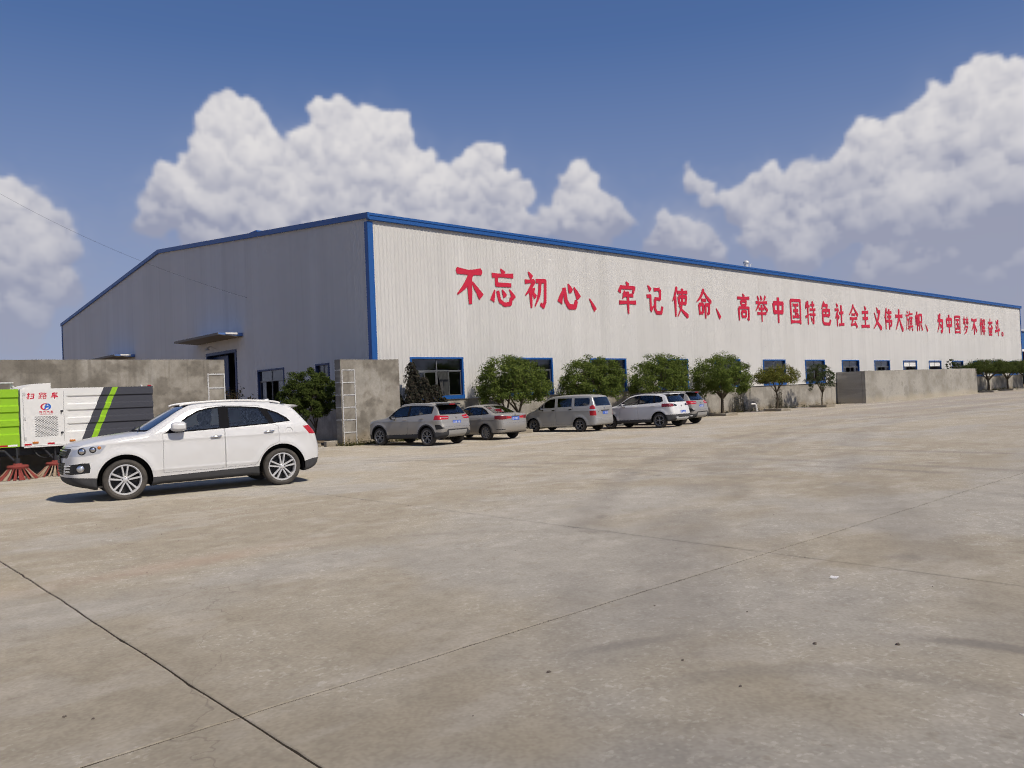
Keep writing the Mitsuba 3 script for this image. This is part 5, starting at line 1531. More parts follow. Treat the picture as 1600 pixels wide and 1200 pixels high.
wl = rough_wall(-9, 11.8, 28.4, 28.85, 3.28, 'concrete_wall', 'long stained concrete wall behind the street sweeper', seed=3)
wp = rough_wall(16.55, 19.38, 28.4, 28.85, 3.29, 'concrete_wall', 'short mottled concrete wall in front of the corner of the hall', seed=9)
for k in range(6):
    z = .33 + .505 * k
    painted_line(wp, 16.60, 17.18, 28.38, z - .02, z + .02, 20 + k)
for x in (16.585, 17.165):
    painted_line(wp, x, x + .036, 28.376, -.17, 2.86, int(100 * x))
for k in range(5):
    z = .84 + .505 * k
    m = box(16.525, 16.545, 28.42, 28.83, z - .016, z + .016)
    part(wp, 'painted_line', shape(m, 'm_galv'))
for k in range(6):
    z = .30 + .49 * k
    painted_line(wl, 11.18, 11.78, 28.38, z - .02, z + .02, 40 + k)
for x in (11.165, 11.755):
    painted_line(wl, x, x + .036, 28.376, -.17, 2.78, int(100 * x) + 1)
single('rubble_block', shape(cbox(15.9, 16.4, 28.55, 28.8, -.22, .02, .02), 'm_plinth'), 'broken concrete block at the foot of the short mottled wall', 'block')
single('rubble_block', shape(cbox(15.1, 15.8, 28.75, 29.1, -.22, -.06, .02).apply_transform(trimesh.transformations.rotation_matrix(.3, [0, 0, 1], [15.5, 28.9, 0])), 'm_plinth'), 'flat broken slab lying beside the concrete block in the gateway', 'block')
wr = rough_wall(61.6, 86.4, 27.2, 27.45, 2.31, 'low_enclosure_wall', 'pale cast wall of the enclosure on the right in front of the hall', 'm_bays', 5)
we = rough_wall(61.6, 61.85, 27.47, 29.45, 2.30, 'low_enclosure_wall', 'shaded end wall of the enclosure facing the parked cars', 'm_bays', 6)

# far hall at the right edge
w2 = thing('far_workshop', 'blue fronted workshop just visible beyond the far end of the hall', 'workshop')
part(w2, 'wall', shape(cbox(122, 175, 34, 34.3, 5.02, 7.5, .02), 'm_bluewall'))
part(w2, 'band', shape(cbox(122, 175, 33.9, 33.99, 4.66, 5.0, .01), 'm_white'))
part(w2, 'roof', shape(trimesh.convex.convex_hull(np.array([(x, y, z) for x in (121.5, 175.5) for y, z in ((33.7, 7.52), (33.7, 7.64), (60, 12.5), (60, 12.3))])), 'm_galv'))
part(w2, 'rear_wall', shape(cat([box(122, 175, 59, 59.3, -.2, 10), box(174.7, 175, 34.4, 58.9, -.2, 7)]), 'm_inside'))
for k in range(8):
    part(w2, 'column', shape(cbox(122.1 + 7.4 * k, 122.5 + 7.4 * k, 34.02, 34.28, -.2, 5.0, .01), 'm_galv'))

# ------------------------------------------------------------------ street sweeper by the wall
def build_sweeper():
    tr = thing('street_sweeper', 'white, green and grey street sweeper truck with round brushes', 'truck')
    Y0, Y1, Z0, Z1 = 26.0, 27.85, .68, 2.31

    def face(x0, x1, ch0, tip):
        """Side sheet with three pressed channels from ch0 on."""
        m = Manifold.cube([x1 - x0, .12, Z1 - Z0]).translate([x0, Y0, Z0])
        for z0, z1 in ((1.86, 2.05), (1.46, 1.64), (1.06, 1.24)):
            e0 = ch0 if ch0 is not None else x0 - .1
            zc, hh = (z0 + z1) / 2, (z1 - z0) / 2
            outer = [(e0, Y0 - .01, zc + s * (hh + .042)) for s in (-1, 1)]
            inner = [(e0 + (.12 if tip else 0), Y0 + .045, zc + s * hh) for s in (-1, 1)]
            outer += [(x1 + .1, Y0 - .01, zc + s * (hh + .042)) for s in (-1, 1)]
            inner += [(x1 + .1, Y0 + .045, zc + s * hh) for s in (-1, 1)]
            m = m - Manifold.hull_points(np.array(outer + inner))
        return m

    right = face(4.90, 8.50, 6.02, True)
    slant = lambda x: [(x, Z0 - .1), (9.5, Z0 - .1), (9.5, Z1 + .1), (x + (Z1 - Z0 + .2) * .42, Z1 + .1)]
    dk, g0, g1 = (sidep(slant(x), 20, 30) for x in (6.36, 6.60, 6.76))
    part(tr, 'side_panel', shape(tri(right - dk), 'm_truckwhite', 25), label='white side panel with pressed channels')
    part(tr, 'side_panel', shape(cat([tri((right ^ dk) - g0), tri(right ^ g1)]), 'm_truckgrey', 25), label='dark grey rear of the side panel')
    part(tr, 'green_stripe', shape(tri((right ^ g0) - g1), 'm_green', 25))
    part(tr, 'water_tank', shape(tri(face(2.2, 4.86, None, False)), 'm_green', 25), label='lime green ribbed tank side')
    part(tr, 'hopper', shape(cat([cbox(2.2, 4.86, Y0 + .121, Y1, Z0, Z1 - .005, .02), cbox(4.9, 8.5, Y0 + .121, Y1, Z0, Z1 - .005, .02)]), 'm_truckwhite', 20))
    hump = trimesh.convex.convex_hull(np.array([(x, y, z) for y in (Y0 + .02, Y1 - .1) for x, z in ((4.92, Z1 - .05), (4.98, Z1 + .03), (5.16, Z1 + .13), (5.68, Z1 + .16), (5.68, Z1 - .05))]))
    part(tr, 'roof_cowl', shape(hump, 'm_truckwhite', 25))
    part(tr, 'roof_rail', shape(cat([tube([(4.42, Y0 + .3, Z1), (4.42, Y0 + .3, Z1 + .18), (4.72, Y0 + .3, Z1 + .19), (4.74, Y0 + .3, Z1)], .02, 6), cbox(4.4, 4.78, Y0 + .15, Y0 + .55, Z1 + .17, Z1 + .20, .005), tube([(4.74, Y0 + .25, Z1 + .13), (4.86, Y0 + .25, Z1 - .02)], .025, 6)]), 'm_galv', True))
    part(tr, 'marker_lamp', shape(cbox(8.36, 8.46, Y0 + .02, Y0 + .08, Z1, Z1 + .04, .006), 'm_redlens'))
    part(tr, 'roof_lug', shape(cbox(8.16, 8.20, Y0 + .02, Y0 + .08, Z1, Z1 + .05, .004), 'm_white'))
    # lettering and emblem
    for ch, x, w in (('扫', 5.05, .19), ('路', 5.345, .215), ('车', 5.655, .195)):
        m = lettering(ch, w, .185, .006, .10)
        m.apply_transform(YUP)
        m.apply_translation((x, Y0 - .002, 2.01))
        part(tr, 'lettering', shape(m, 'm_red'))
    ring = []
    for a0, a1, bs in ((75, 285, 'm_red'), (-70, 70, 'm_logoblue')):
        t = np.radians(np.linspace(a0, a1, 26))
        o = [(.135 * math.cos(q), .10 * math.sin(q)) for q in t]
        i = [(.012 * (1 if bs == 'm_red' else -1) + .10 * math.cos(q), .082 * math.sin(q)) for q in t[::-1]]
        m = extr(Polygon(o + i).buffer(0), .005)
        m.apply_transform(YUP)
        m.apply_translation((5.53, Y0 - .002, 1.785))
        part(tr, 'emblem', shape(m, bs))
    for poly in ([(-.045, -.075), (-.005, -.075), (.04, .075), (.0, .075)], [(.02, .02), (.125, .045), (.07, .005), (.10, -.02), (.01, -.03)]):
        m = extr(Polygon(poly), .005)
        m.apply_transform(YUP)
        m.apply_translation((5.53, Y0 - .002, 1.785))
        part(tr, 'emblem', shape(m, 'm_logoblue'))
    for k, ch in enumerate('程力汽车'):
        m = lettering(ch, .078, .075, .004)
        m.apply_transform(YUP)
        m.apply_translation((5.36 + .094 * k, Y0 - .002, 1.592))
        part(tr, 'lettering', shape(m, 'm_red'))
    part(tr, 'emblem', shape(box(5.37, 5.71, Y0 - .005, Y0 - .001, 1.565, 1.574), 'm_red'))
    # louvred vent
    part(tr, 'vent', shape(box(5.24, 5.82, Y0 - .003, Y0 - .001, .93, 1.53), 'm_truckwhite'))
    ms = []
    for r_ in range(17):
        for c in range(8):
            x = 5.245 + .072 * c + (.036 if r_ % 2 else 0)
            ms.append(box(x, x + .050, Y0 - .008, Y0 - .0035, .94 + .0345 * r_, .956 + .0345 * r_))
    k = part(tr, 'vent__slots', shape(cat(ms), 'm_dark'))
    labels[k] = {'kind': 'stuff', 'label': 'rows of dark punched slots'}
    # reflective tape and side lamps
    for x0, x1, bs in ((4.32, 4.56, 'm_redlens'), (4.57, 4.80, 'm_white'), (4.97, 5.15, 'm_redlens'), (5.55, 5.73, 'm_redlens'), (5.74, 5.96, 'm_white'), (6.30, 6.44, 'm_redlens'), (6.7, 6.9, 'm_redlens'), (6.91, 7.1, 'm_white')):
        part(tr, 'reflective_strip', shape(box(x0, x1, Y0 - .006, Y0 - .001, .70, .75), bs))
    for x0 in (5.17, 6.12):
        part(tr, 'side_lamp', shape(cbox(x0, x0 + .15, Y0 - .03, Y0 - .001, .745, .80, .006), 'm_amber'))
    # service door seam, hinges, latches and bolts
    for x in (4.965, 5.99):
        part(tr, 'panel_seam', shape(box(x, x + .007, Y0 - .0015, Y0 - .0003, Z0 + .10, Z1 - .10), 'm_dark'))
    for z in (.86, 1.42, 2.12):
        part(tr, 'hinge', shape(cbox(4.985, 5.03, Y0 - .022, Y0 - .001, z, z + .09, .005), 'm_galv'))
    for z in (1.0, 1.62):
        part(tr, 'latch', shape(cat([cbox(5.90, 5.97, Y0 - .02, Y0 - .001, z, z + .05, .005), cbox(5.91, 5.93, Y0 - .04, Y0 - .021, z - .05, z + .045, .005)]), 'm_rimdark'))
    part(tr, 'rail', shape(tube([(4.95, Y0 - .03, Z0 - .03), (8.4, Y0 - .03, Z0 - .03)], .022, 8), 'm_galv', True))
    for x in (5.2, 6.7, 8.2):
        part(tr, 'hose', shape(tube(curve([(x, Y0 + .2, .62), (x + .12, Y0 + .05, .36), (x + .4, Y0 + .1, .30), (x + .62, Y0 + .25, .5)]), .022, 8), 'm_black', True))
    # chassis
    part(tr, 'chassis', shape(cat([cbox(2.0, 8.3, Y0 + .25, Y1 - .2, .42, .67, .01), cbox(2.3, 3.6, Y0 + .1, Y0 + .6, .25, .66, .03), cbox(5.9, 6.5, Y0 + .2, Y0 + .7, .2, .66, .03)]), 'm_black'))
    tyre, rim, drum, nuts = wheel_meshes(.42, .27, .24, ('plain', 6))
    for wx in (1.1, 7.35):
        for s, y in ((-1, Y0 + .22), (1, Y1 - .22)):
            wk = uniq(f'{tr}__wheel')
            labels[wk] = {'label': 'black truck wheel under the sweeper'}
            M = T().translate([wx, y, .21])
            M = M @ T().rotate([0, 0, 1], 180) if s > 0 else M
            for nm, m_, bs in (('tyre', tyre, 'm_tyre'), ('rim', rim, 'm_galv'), ('brake_drum', drum, 'm_black')):
                part(wk, nm, shape(m_, bs, 32), M)
    # cab, left of the frame
    cab = Manifold.hull_points(np.array([(x, y, z) for y in (Y0 + .05, Y1 - .05) for x, z in ((2.05, .5), (2.05, 2.25), (.55, 2.28), (.1, 1.5), (.02, .5))]))
    win = sidep([(.5, 1.42), (1.6, 1.42), (1.6, 2.1), (.78, 2.1)], Y0, Y0 + .12)
    arch = sidep(circ(1.1, .21, .52), Y0 - .1, Y1 + .1)
    part(tr, 'cab', shape(tri(cab - win - arch), 'm_truckwhite', 25))
    part(tr, 'cab__window', shape(tri((cab ^ win).translate([0, .03, 0])), 'm_gloss'))
    # brushes: a disc on an arm and a skirt of bristle bundles
    for bx_, by_, n in ((4.72, 25.62, 26), (5.72, 25.86, 26)):
        bk = uniq(f'{tr}__brush')
        labels[bk] = {'label': 'round gutter brush with red and straw bristles'}
        zg = float(gz(bx_, by_))
        part(bk, 'disc', shape(trimesh.creation.revolve(np.array([(0, .44), (.10, .44), (.12, .40), (.25, .39), (.27, .35), (.25, .30), (0, .30)]), sections=32).apply_translation((bx_, by_, zg)), 'm_bristle_red', 30))
        r = np.random.default_rng(int(bx_ * 10))
        for k in range(n):
            a = 2 * math.pi * k / n + r.normal(0, .03)
            sp = r.uniform(.48, .55)
            ms = []
            for q in range(5):
                b = a + r.normal(0, .035)
                ms.append(tube([(bx_ + .235 * math.cos(a), by_ + .235 * math.sin(a), zg + .31), (bx_ + .36 * math.cos(b), by_ + .36 * math.sin(b), zg + .16), (bx_ + sp * math.cos(b), by_ + sp * math.sin(b), zg + .004)], [.010, .013, .016], 5))
            part(bk, 'bristles', shape(cat(ms), 'm_bristle_red' if (k % 3 != 1) == (bx_ < 5) or r.random() < .12 else 'm_bristle_pale'))
        part(bk, 'arm', shape(cat([tube([(bx_, by_, zg + .42), (bx_ - .25, by_ + .25, zg + .78), (bx_ - .8, by_ + .6, zg + .85)], .03, 8), tube([(bx_, by_, zg + .42), (bx_ + .05, by_ + .35, zg + .84)], .025, 8), trimesh.creation.cylinder(.07, .16, sections=16).apply_translation((bx_, by_, zg + .50))]), 'm_rimdark', 30))


build_sweeper()

# ------------------------------------------------------------------ the cars
place_car('white_suv', build_car(SUV, .028), 'white SUV with roof rails standing alone on the yard', None, 4.62, 16.15, -9.7)
CARS = 'cars parked along the hall'
sil = build_car(SILVER, .036)
S0 = dict(x=18.05, y=26.85, rot=-81.0)
place_car('silver_suv', sil, 'grey silver SUV beside the short concrete wall', CARS, **S0)
place_car('silver_sedan', build_car(SEDAN, .036), 'silver saloon with red seats between the grey SUV and the van', CARS, 21.3, 27.05, -85.5, .965)
place_car('silver_minivan', build_car(VAN, .036), 'silver minivan with dark windows and tall red tail lights', CARS, 26.5, 27.0, -81.0, .95)
place_car('white_crossover', build_car(CROSS, .036), 'white crossover with black roof rails next to the minivan', CARS, 29.25, 24.6, -84.0)
place_car('silver_suv', sil, 'silver SUV half hidden behind the white crossover', CARS, 32.0, 25.55, -82.0)

# ------------------------------------------------------------------ trees and plants
def leaves_mesh(C, N, size, rg, palette, droop=.25, ratio=.42):
    """Folded leaf blades at the points C, facing roughly along N; colours vary leaf by leaf."""
    n = len(C)
    N = N + rg.normal(0, .55, (n, 3))
    N /= np.linalg.norm(N, axis=1, keepdims=True)
    A = rg.normal(0, 1, (n, 3))
    A[:, 2] -= droop * 2
    A -= N * (A * N).sum(1, keepdims=True)
    A /= np.linalg.norm(A, axis=1, keepdims=True) + 1e-9
    B = np.cross(N, A)
    L = size * rg.uniform(.65, 1.25, (n, 1))
    W = L * ratio
    v0, v1 = C - A * L * .5, C + A * L * .5 - N * L * .12
    v2, v3 = C + B * W * .5 + N * L * .07, C - B * W * .5 + N * L * .07
    V = np.stack([v0, v2, v1, v3], 1).reshape(-1, 3)
    i = np.arange(n)[:, None] * 4
    F = np.vstack([i + [0, 1, 2], i + [0, 2, 3]])
    col = np.array(palette)
    t = np.clip(rg.beta(1.6, 2.2, n), 0, .999) * (len(col) - 1)
    k = t.astype(int)
    c = col[k] + (col[k + 1] - col[k]) * (t - k)[:, None]
    c *= rg.uniform(.8, 1.2, (n, 1))
    return V, F, np.repeat(c, 4, 0)


def leaf_shape(V, F, c):
    return mikit.ply((V, F), 'm_leaf', False, color=np.clip(c, 0, 1))


OSMANTHUS = [(.078, .115, .028), (.122, .168, .038), (.18, .228, .056), (.26, .295, .088)]
YELLOWISH = [(.09, .12, .028), (.15, .165, .036), (.21, .20, .05), (.24, .20, .06)]
GREYGREEN = [(.055, .075, .036), (.085, .11, .05), (.12, .14, .07)]
PLUM = [(.034, .042, .030), (.056, .056, .044), (.085, .068, .056), (.10, .105, .058)]


def crown(rg, rx, ry, rz, nclump, nleaf, size, palette, squash=.35, top=None):
    """Leaf clumps over an uneven dome centred on the origin: dense shell, thin middle, ragged underside."""
    P, N = [], []
    lob = rg.normal(0, 1, (9, 3))
    lob /= np.linalg.norm(lob, axis=1, keepdims=True)
    amp = rg.uniform(-.20, .16, 9)
    ga = math.pi * (3 - math.sqrt(5))
    for k in range(nclump):
        u = (k + .5) / nclump
        zz = 1 - 1.72 * u                                        # even spread from the top down past the rim
        a = k * ga + rg.normal(0, .25)
        q = math.sqrt(max(0, 1 - zz * zz))
        d = np.array([q * math.cos(a), q * math.sin(a), zz])
        f = 1 + (amp * np.exp(-((1 - lob @ d) / .28) ** 2)).sum() + rg.normal(0, .07)
        inner = rg.random() < .22
        rad = f * (rg.uniform(.3, .7) if inner else rg.uniform(.80, .97))
        c = np.array([d[0] * rx * rad, d[1] * ry * rad, d[2] * (rz if d[2] > 0 else rz * (squash + .4)) * rad])
        m = max(4, int(nleaf / nclump * rg.uniform(.6, 1.4)))
        cr = rg.uniform(.11, .22) * (rx + ry) / 2
        v = rg.normal(0, 1, (m, 3))
        v /= np.linalg.norm(v, axis=1, keepdims=True)
        P.append(c + v * cr * rg.uniform(.35, 1.05, (m, 1)) * [1, 1, .75])
        N.append(v * .55 + d * .45 + [0, 0, .5])
    P, N = np.vstack(P), np.vstack(N)
    return leaves_mesh(P, N, size, rg, palette)


def limbs(rg, base, zfork, cz, rx, rz, rad, n, lean=(0, 0), stems=1):
    ms = []
    for s in range(stems):
        b = np.array(base) + ([0, 0, 0] if stems == 1 else [(s - .5) * .28, rg.normal(0, .06), 0])
        l = np.array([lean[0] + (0 if stems == 1 else (s - .5) * .45), lean[1], 0])
        f = b + l + [rg.normal(0, .03), rg.normal(0, .03), zfork]
        mid = b + (f - b) * .5 + [rg.normal(0, .03), rg.normal(0, .03), 0]
        ms.append(tube([b - [0, 0, .1], b + [0, 0, .05], mid, f], [rad * 1.5, rad * 1.1, rad, rad * .85], 10))
        for k in range(n // stems):
            a = 2 * math.pi * (k + rg.uniform(-.3, .3)) / (n // stems)
            e = rg.uniform(.25, 1.0)
            tip = np.array([base[0] + l[0] + math.cos(a) * rx * .8 * math.sqrt(1 - .6 * e * e), base[1] + l[1] + math.sin(a) * rx * .8 * math.sqrt(1 - .6 * e * e), base[2] + cz + rz * .75 * e - rz * .25])
            m1 = f + (tip - f) * .45 + [rg.normal(0, .08), rg.normal(0, .08), .12]
            ms.append(tube([f - [0, 0, .06], f + (m1 - f) * .4, m1, tip], [rad * .6, rad * .5, rad * .34, rad * .1], 7))
            for q in range(3):
                t0 = m1 + (tip - m1) * rg.uniform(0, .5)
                t1 = tip + rg.normal(0, .28, 3) * [rx * .5, rx * .5, rz * .5]
                ms.append(tube([t0, (t0 + t1) / 2 + rg.normal(0, .05, 3), t1], [rad * .28, rad * .18, rad * .05], 5))
    return cat(ms)


def tree(name, label, group, x, y, rx, ry, rz, cz, zfork, rad, nclump, nleaf, size, palette, seed, n=7, lean=(0, 0), stems=1, squash=.35, z0=None):
    rg = np.random.default_rng(seed)
    key = thing(name, label, 'tree', group)
    z = float(gz(x, y)) + .10 if z0 is None else z0
    part(key, 'trunk', shape(limbs(rg, (x, y, z), zfork, cz, min(rx, ry), rz, rad, n, lean, stems), 'm_bark', True))
    V, F, c = crown(rg, rx, ry, rz, nclump, nleaf, size, palette, squash)
    part(key, 'crown', leaf_shape(V + [x + lean[0], y + lean[1], z + cz], F, c))
    return key


def tree_bed(x, y, w, label):
    z = float(gz(x, y))
    key = thing('tree_bed', label, 'tree bed', 'kerbed tree beds')
    k = .12
    for a in ((x - w, x + w, y - w, y - w + k), (x - w, x + w, y + w - k, y + w), (x - w, x - w + k, y - w + k + .004, y + w - k - .004), (x + w - k, x + w, y - w + k + .004, y + w - k - .004)):
        part(key, 'kerb', shape(cbox(*a, z - .1, z + .17, .015), 'm_plinth'))
    g = np.random.default_rng(int(x * 10))
    n = 14
    X, Y = np.meshgrid(np.linspace(x - w + k, x + w - k, n), np.linspace(y - w + k, y + w - k, n), indexing='ij')
    Z = z + .09 + .07 * meshkit.fbm(np.stack([X * 2, Y * 2, 0 * X], -1), 3, 4)
    i = np.arange(n * n).reshape(n, n)
    f = np.stack([i[:-1, :-1], i[1:, :-1], i[1:, 1:], i[:-1, 1:]], -1).reshape(-1, 4)
    part(key, 'soil', shape((np.stack([X, Y, Z], -1).reshape(-1, 3), f), 'm_soil', True))


ROW = 'round trees along the hall'
tree('osmanthus_tree', 'round green tree with two stems behind the silver saloon', ROW, 24.75, 27.3, 1.98, 1.6, 1.36, 2.08, .85, .075, 190, 17000, .12, OSMANTHUS, 21, 8, stems=2, squash=.42)
tree('osmanthus_tree', 'round dense tree above the roof of the silver minivan', ROW, 30.65, 27.4, 1.90, 1.55, 1.36, 2.12, .9, .08, 190, 17000, .12, OSMANTHUS, 22, 8, squash=.42)
tree('osmanthus_tree', 'round tree whose crown hides the third window behind the white crossover', ROW, 36.1, 27.4, 1.86, 1.5, 1.50, 2.12, .9, .08, 190, 17000, .12, OSMANTHUS, 23, 8, squash=.42)
tree('osmanthus_tree', 'broad dark green round tree with bare trunk right of the last parked car', ROW, 41.9, 27.2, 2.18, 1.65, 1.46, 2.05, .95, .09, 210, 19000, .12, OSMANTHUS, 24, 9, squash=.42)
tree('osmanthus_tree', 'small yellowish umbrella tree on a thin trunk', ROW, 48.3, 27.2, 1.85, 1.4, .78, 2.12, 1.15, .055, 110, 6500, .12, YELLOWISH, 25, 8, squash=.25)
tree('young_tree', 'thin upright grey green tree beside the enclosure wall', None, 54.5, 27.2, 1.15, 1.0, 1.15, 2.05, .9, .05, 100, 5200, .10, GREYGREEN, 26, 9, squash=.6)
FAR = 'flat crowned trees at the far end'
for k, (x, rx, cz, lab) in enumerate(((89.0, 3.0, 2.25, 'flat crowned tree just right of the enclosure wall'), (95.0, 2.9, 2.2, 'flat crowned tree second from the enclosure wall'), (101.5, 3.0, 2.2, 'flat crowned tree at the right edge of the picture'), (108.5, 3.0, 2.2, 'flat crowned tree farthest along the hall beyond the picture edge'))):
    tree('flat_crowned_tree', lab, FAR, x, 27.0, rx, 2.1, .82, cz, 1.1, .10, 140, 11000, .15, [(.06, .085, .028), (.095, .12, .036), (.135, .155, .05)], 31 + k, 8, squash=.2)
tree('young_tree', 'dark sapling top showing above the enclosure wall', None, 84.0, 28.5, .8, .6, 1.0, 2.5, 1.4, .04, 30, 1300, .14, GREYGREEN, 41, 6, squash=.7)
for x, lab in ((24.75, 'kerbed tree bed behind the silver saloon'), (30.65, 'kerbed tree bed in front of the silver minivan'), (36.1, 'kerbed tree bed behind the white crossover'), (41.9, 'kerbed bed of the broad dark green tree'), (48.3, 'kerbed bed of the small yellowish tree'), (54.5, 'kerbed bed of the thin upright tree'), (89.0, 'kerbed bed right of the enclosure wall'), (95.0, 'second kerbed bed right of the enclosure wall')):
    tree_bed(x, 27.2 if x < 80 else 27.0, .64, lab)

# dark plum shrub in front of the first window: several upright plumes
rg = np.random.default_rng(61)
key = thing('dark_shrub', 'dark plum leaved shrub in front of the first window', 'shrub')
st, Vs, Fs, Cs, n0 = [], [], [], [], 0
zb = float(gz(20.2, 28.6))
for px, py, h, w in ((20.15, 28.55, 3.35, .34), (20.7, 28.4, 2.7, .32), (21.35, 28.5, 2.35, .36), (19.65, 29.0, 2.05, .32), (19.95, 28.35, 2.6, .26), (21.75, 28.5, 1.75, .34), (20.45, 28.7, 3.0, .26), (21.05, 28.6, 1.9, .3)):
    st.append(tube([(20.45, 28.5, zb - .1), (20.45 + (px - 20.45) * .5, 28.5, zb + .9), (px, py, zb + h * .6), (px + .05, py, zb + h - .15)], [.06, .045, .03, .01], 7))
    m = int(1150 * w / .45)
    u = rg.uniform(.30, 1, m) ** .8
    prof = w * np.sin(np.clip((u - .25) / .75, 0, 1) * math.pi * .93 + .1) ** .7 + .04
    a = rg.uniform(0, 2 * math.pi, m)
    k = rg.uniform(.4, 1, m) ** .5 * (1 + .35 * np.sin(a * 3 + u * 14))
    P = np.stack([px + np.cos(a) * prof * k, py + np.sin(a) * prof * k * .8, zb + h * u], 1)
    V, F, c = leaves_mesh(P, np.stack([np.cos(a), np.sin(a), .5 + 0 * a], 1), .13, rg, PLUM, -.2, .6)
    Vs.append(V), Fs.append(F + n0), Cs.append(c)
    n0 += len(V)
part(key, 'stems', shape(cat(st), 'm_bark', True))
part(key, 'crown', leaf_shape(np.vstack(Vs), np.vstack(Fs), np.vstack(Cs)))

# shrubs in the gateway
tree('gateway_shrub', 'bushy green shrub in the gateway left of the short concrete wall', None, 16.35, 30.7, 1.35, 1.1, 1.25, 1.95, .7, .05, 170, 16000, .115, [(.055, .08, .022), (.085, .115, .03), (.125, .155, .045)], 51, 8, stems=2, squash=.7, z0=-.2)
for k, (x, y, h, lab) in enumerate(((14.1, 33.2, 2.55, 'tall dark reddish shrub beside the end of the long wall'), (14.9, 33.6, 2.15, 'low reddish shrub with upright shoots in front of the hall doorway'))):
    key = thing('reddish_shrub', lab, 'shrub')
    rg = np.random.default_rng(70 + k)
    st, P, N = [], [], []
    for q in range(16):
        a, lean = rg.uniform(0, 6.28), rg.uniform(.05, .42)
        hh = h * rg.uniform(.6, 1.0)
        p0, p1 = np.array([x, y, -.3]), np.array([x + math.cos(a) * lean * hh, y + math.sin(a) * lean * hh, -.2 + hh])
        st.append(tube([p0, (p0 + p1) / 2 + [0, 0, .15], p1], [.02, .014, .005], 5))
        u = rg.uniform(.25, 1, 130)[:, None]
        P.append(p0 + (p1 - p0) * u + rg.normal(0, .10, (130, 3)))
        N.append(rg.normal(0, .5, (130, 3)) + [0, 0, .6])
    V, F, c = leaves_mesh(np.vstack(P), np.vstack(N), .12, rg, [(.028, .03, .018), (.05, .04, .026), (.09, .05, .035)], -.1, .5)
    part(key, 'stems', shape(cat(st), 'm_bark', True))
    part(key, 'crown', leaf_shape(V, F, c))

# tall dry weeds against the low wall, and ground weeds along its foot
for k, (x, y, h, lab) in enumerate(((46.6, 28.9, 1.75, 'tall dry weed against the low wall behind the white pipe'), (51.6, 28.9, 1.7, 'tall grey weed against the low wall between the two thin trees'), (27.7, 28.7, 1.2, 'weed against the low wall behind the minivan'))):
    key = thing('tall_weed', lab, 'weed')
    rg = np.random.default_rng(80 + k)
    st, P, N = [], [], []
    for q in range(30):
        bx_, by_ = x + rg.normal(0, .42), y + rg.normal(0, .14)
        hh = h * rg.uniform(.35, 1.0) * math.exp(-((bx_ - x) / .75) ** 2)
        st.append(tube([(bx_, by_, -.25), (bx_ + rg.normal(0, .05), by_, -.2 + hh * .5), (bx_ + rg.normal(0, .14), by_, -.2 + hh)], [.012, .009, .004], 4))
        m = 34
        u = rg.uniform(.1, 1, m)
        P.append(np.stack([bx_ + rg.normal(0, .075, m), by_ + rg.normal(0, .06, m), -.2 + hh * u], 1))
        N.append(rg.normal(0, .6, (m, 3)) + [0, -.3, .3])
    V, F, c = leaves_mesh(np.vstack(P), np.vstack(N), .10, rg, [(.07, .07, .05), (.11, .11, .08), (.16, .14, .10)], -.3, .3)
    part(key, 'stems', shape(cat(st), 'm_bark', True))
    part(key, 'leaves', leaf_shape(V, F, c))
rg = np.random.default_rng(90)
P, N = [], []
for q in range(420):
    x = rg.choice([rg.uniform(23, 62), rg.uniform(16.5, 20), rg.uniform(86.5, 105)])
    y = 28.9 if x > 20 else 28.3
    y += rg.normal(0, .22)
    m = 10
    s = rg.uniform(.05, .16)
    P.append(np.stack([x + rg.normal(0, s, m), y + rg.normal(0, s, m), float(gz(x, y)) + np.abs(rg.normal(0, s * .8, m))], 1))
    N.append(rg.normal(0, .6, (m, 3)) + [0, 0, .5])
V, F, c = leaves_mesh(np.vstack(P), np.vstack(N), .11, rg, [(.05, .06, .02), (.10, .10, .035), (.20, .17, .08)], 0, .3)
single('ground_weeds', leaf_shape(V, F, c), 'sparse dry weeds along the foot of the walls', 'weeds')
labels['ground_weeds'].update(kind='stuff')

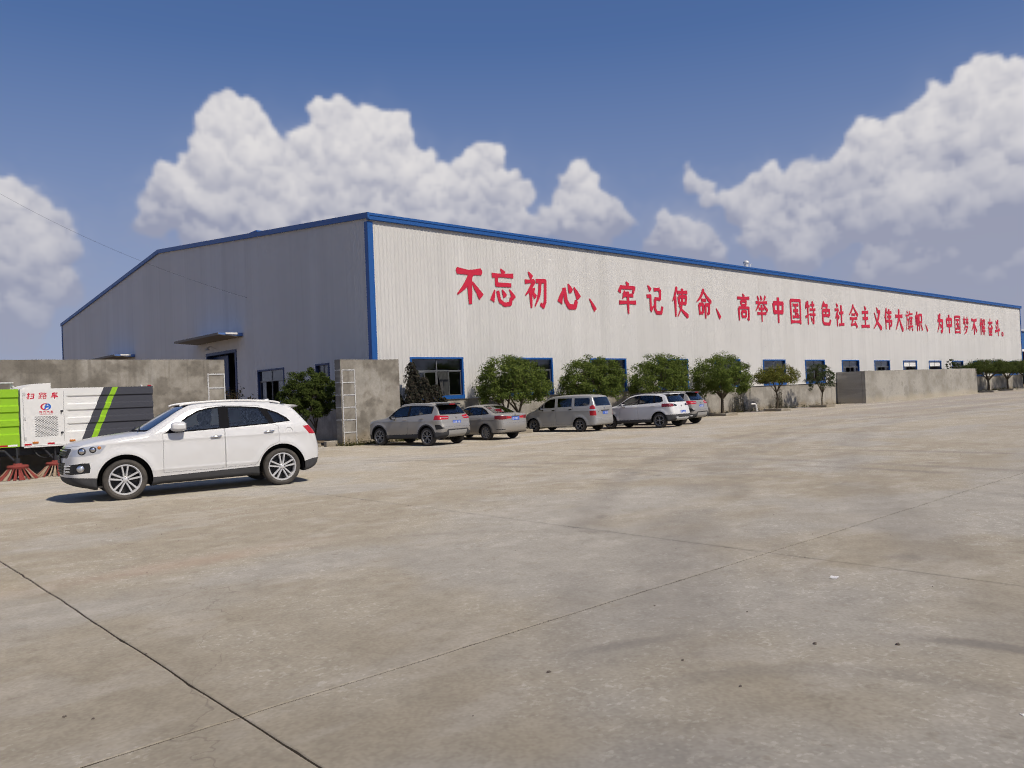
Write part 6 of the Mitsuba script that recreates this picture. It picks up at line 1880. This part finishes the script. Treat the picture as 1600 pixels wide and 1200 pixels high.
# ------------------------------------------------------------------ small things
zp = float(gz(46.9, 27.9))
single('bent_pipe', shape(tube(curve([(46.5, 28.1, zp + .52), (46.7, 28.0, zp + .55), (46.85, 27.93, zp + .52), (46.92, 27.9, zp + .38), (46.95, 27.9, zp - .1)]), .055, 12), 'm_white', True), 'bent white plastic pipe standing against the tall dry weed', 'pipe')
a, b = np.array([18.74, 41.7, 7.44]), np.array([6.0, 63.5, 20.9])
u = np.linspace(0, 1.25, 40)[:, None]
w = a + (b - a) * u - np.array([0, 0, 1.6]) * (4 * u * (1.25 - u) / 1.5625)
single('overhead_cable', shape(tube(w, .006, 5), 'm_dark', True), 'thin black cable running from the gable up to the left', 'cable')


def litter(name, label, x, y, s, seed, m):
    r = np.random.default_rng(seed)
    n = 6
    U, V_ = np.meshgrid(np.linspace(-.5, .5, n), np.linspace(-.35, .35, n), indexing='ij')
    Z = .012 + .35 * np.abs(meshkit.fbm(np.stack([U * 4 + seed, V_ * 4, 0 * U], -1), 2, seed) - .45) * np.hypot(U, V_)
    q = r.uniform(0, 3)
    X = x + s * (U * math.cos(q) - V_ * math.sin(q))
    Y = y + s * (U * math.sin(q) + V_ * math.cos(q))
    i = np.arange(n * n).reshape(n, n)
    f = np.stack([i[:-1, :-1], i[1:, :-1], i[1:, 1:], i[:-1, 1:]], -1).reshape(-1, 4)
    v = np.stack([X, Y, s * Z + gz(X, Y)], -1).reshape(-1, 3)
    f2 = np.vstack([f, f[:, ::-1] + n * n])
    single(name, shape((np.vstack([v, v - [0, 0, .002]]), f2), m), label, 'litter')


litter('paper_scrap', 'crumpled white paper scrap on the concrete near the slab joint', 6.30, 3.11, .085, 3, 'm_paper')
litter('paper_scrap', 'torn white paper at the right edge of the foreground', 4.27, 1.20, .05, 5, 'm_paper')
rg = np.random.default_rng(95)
ms = []
for x, y, s in [(4.62, 2.42, .013), (4.92, 2.05, .014), (3.72, 2.38, .008), (3.86, 2.85, .008), (2.6, 1.5, .006), (1.15, 4.6, .008), (1.05, 4.75, .009), (3.2, 3.3, .012), (4.7, 3.7, .008)] + [(rg.uniform(.5, 22), rg.uniform(.8, 22), rg.uniform(.003, .007)) for _ in range(110)]:
    b = trimesh.creation.icosphere(1, s)
    b.vertices *= rg.uniform(.6, 1.3, (len(b.vertices), 1)) * [1.2, .9, .55]
    b.apply_translation((x, y, float(gz(x, y)) + s * .3))
    ms.append(b)
single('pebbles', shape(cat(ms), 'm_stone'), 'scattered dark pebbles on the concrete yard', 'pebbles')
labels['pebbles'].update(kind='stuff')
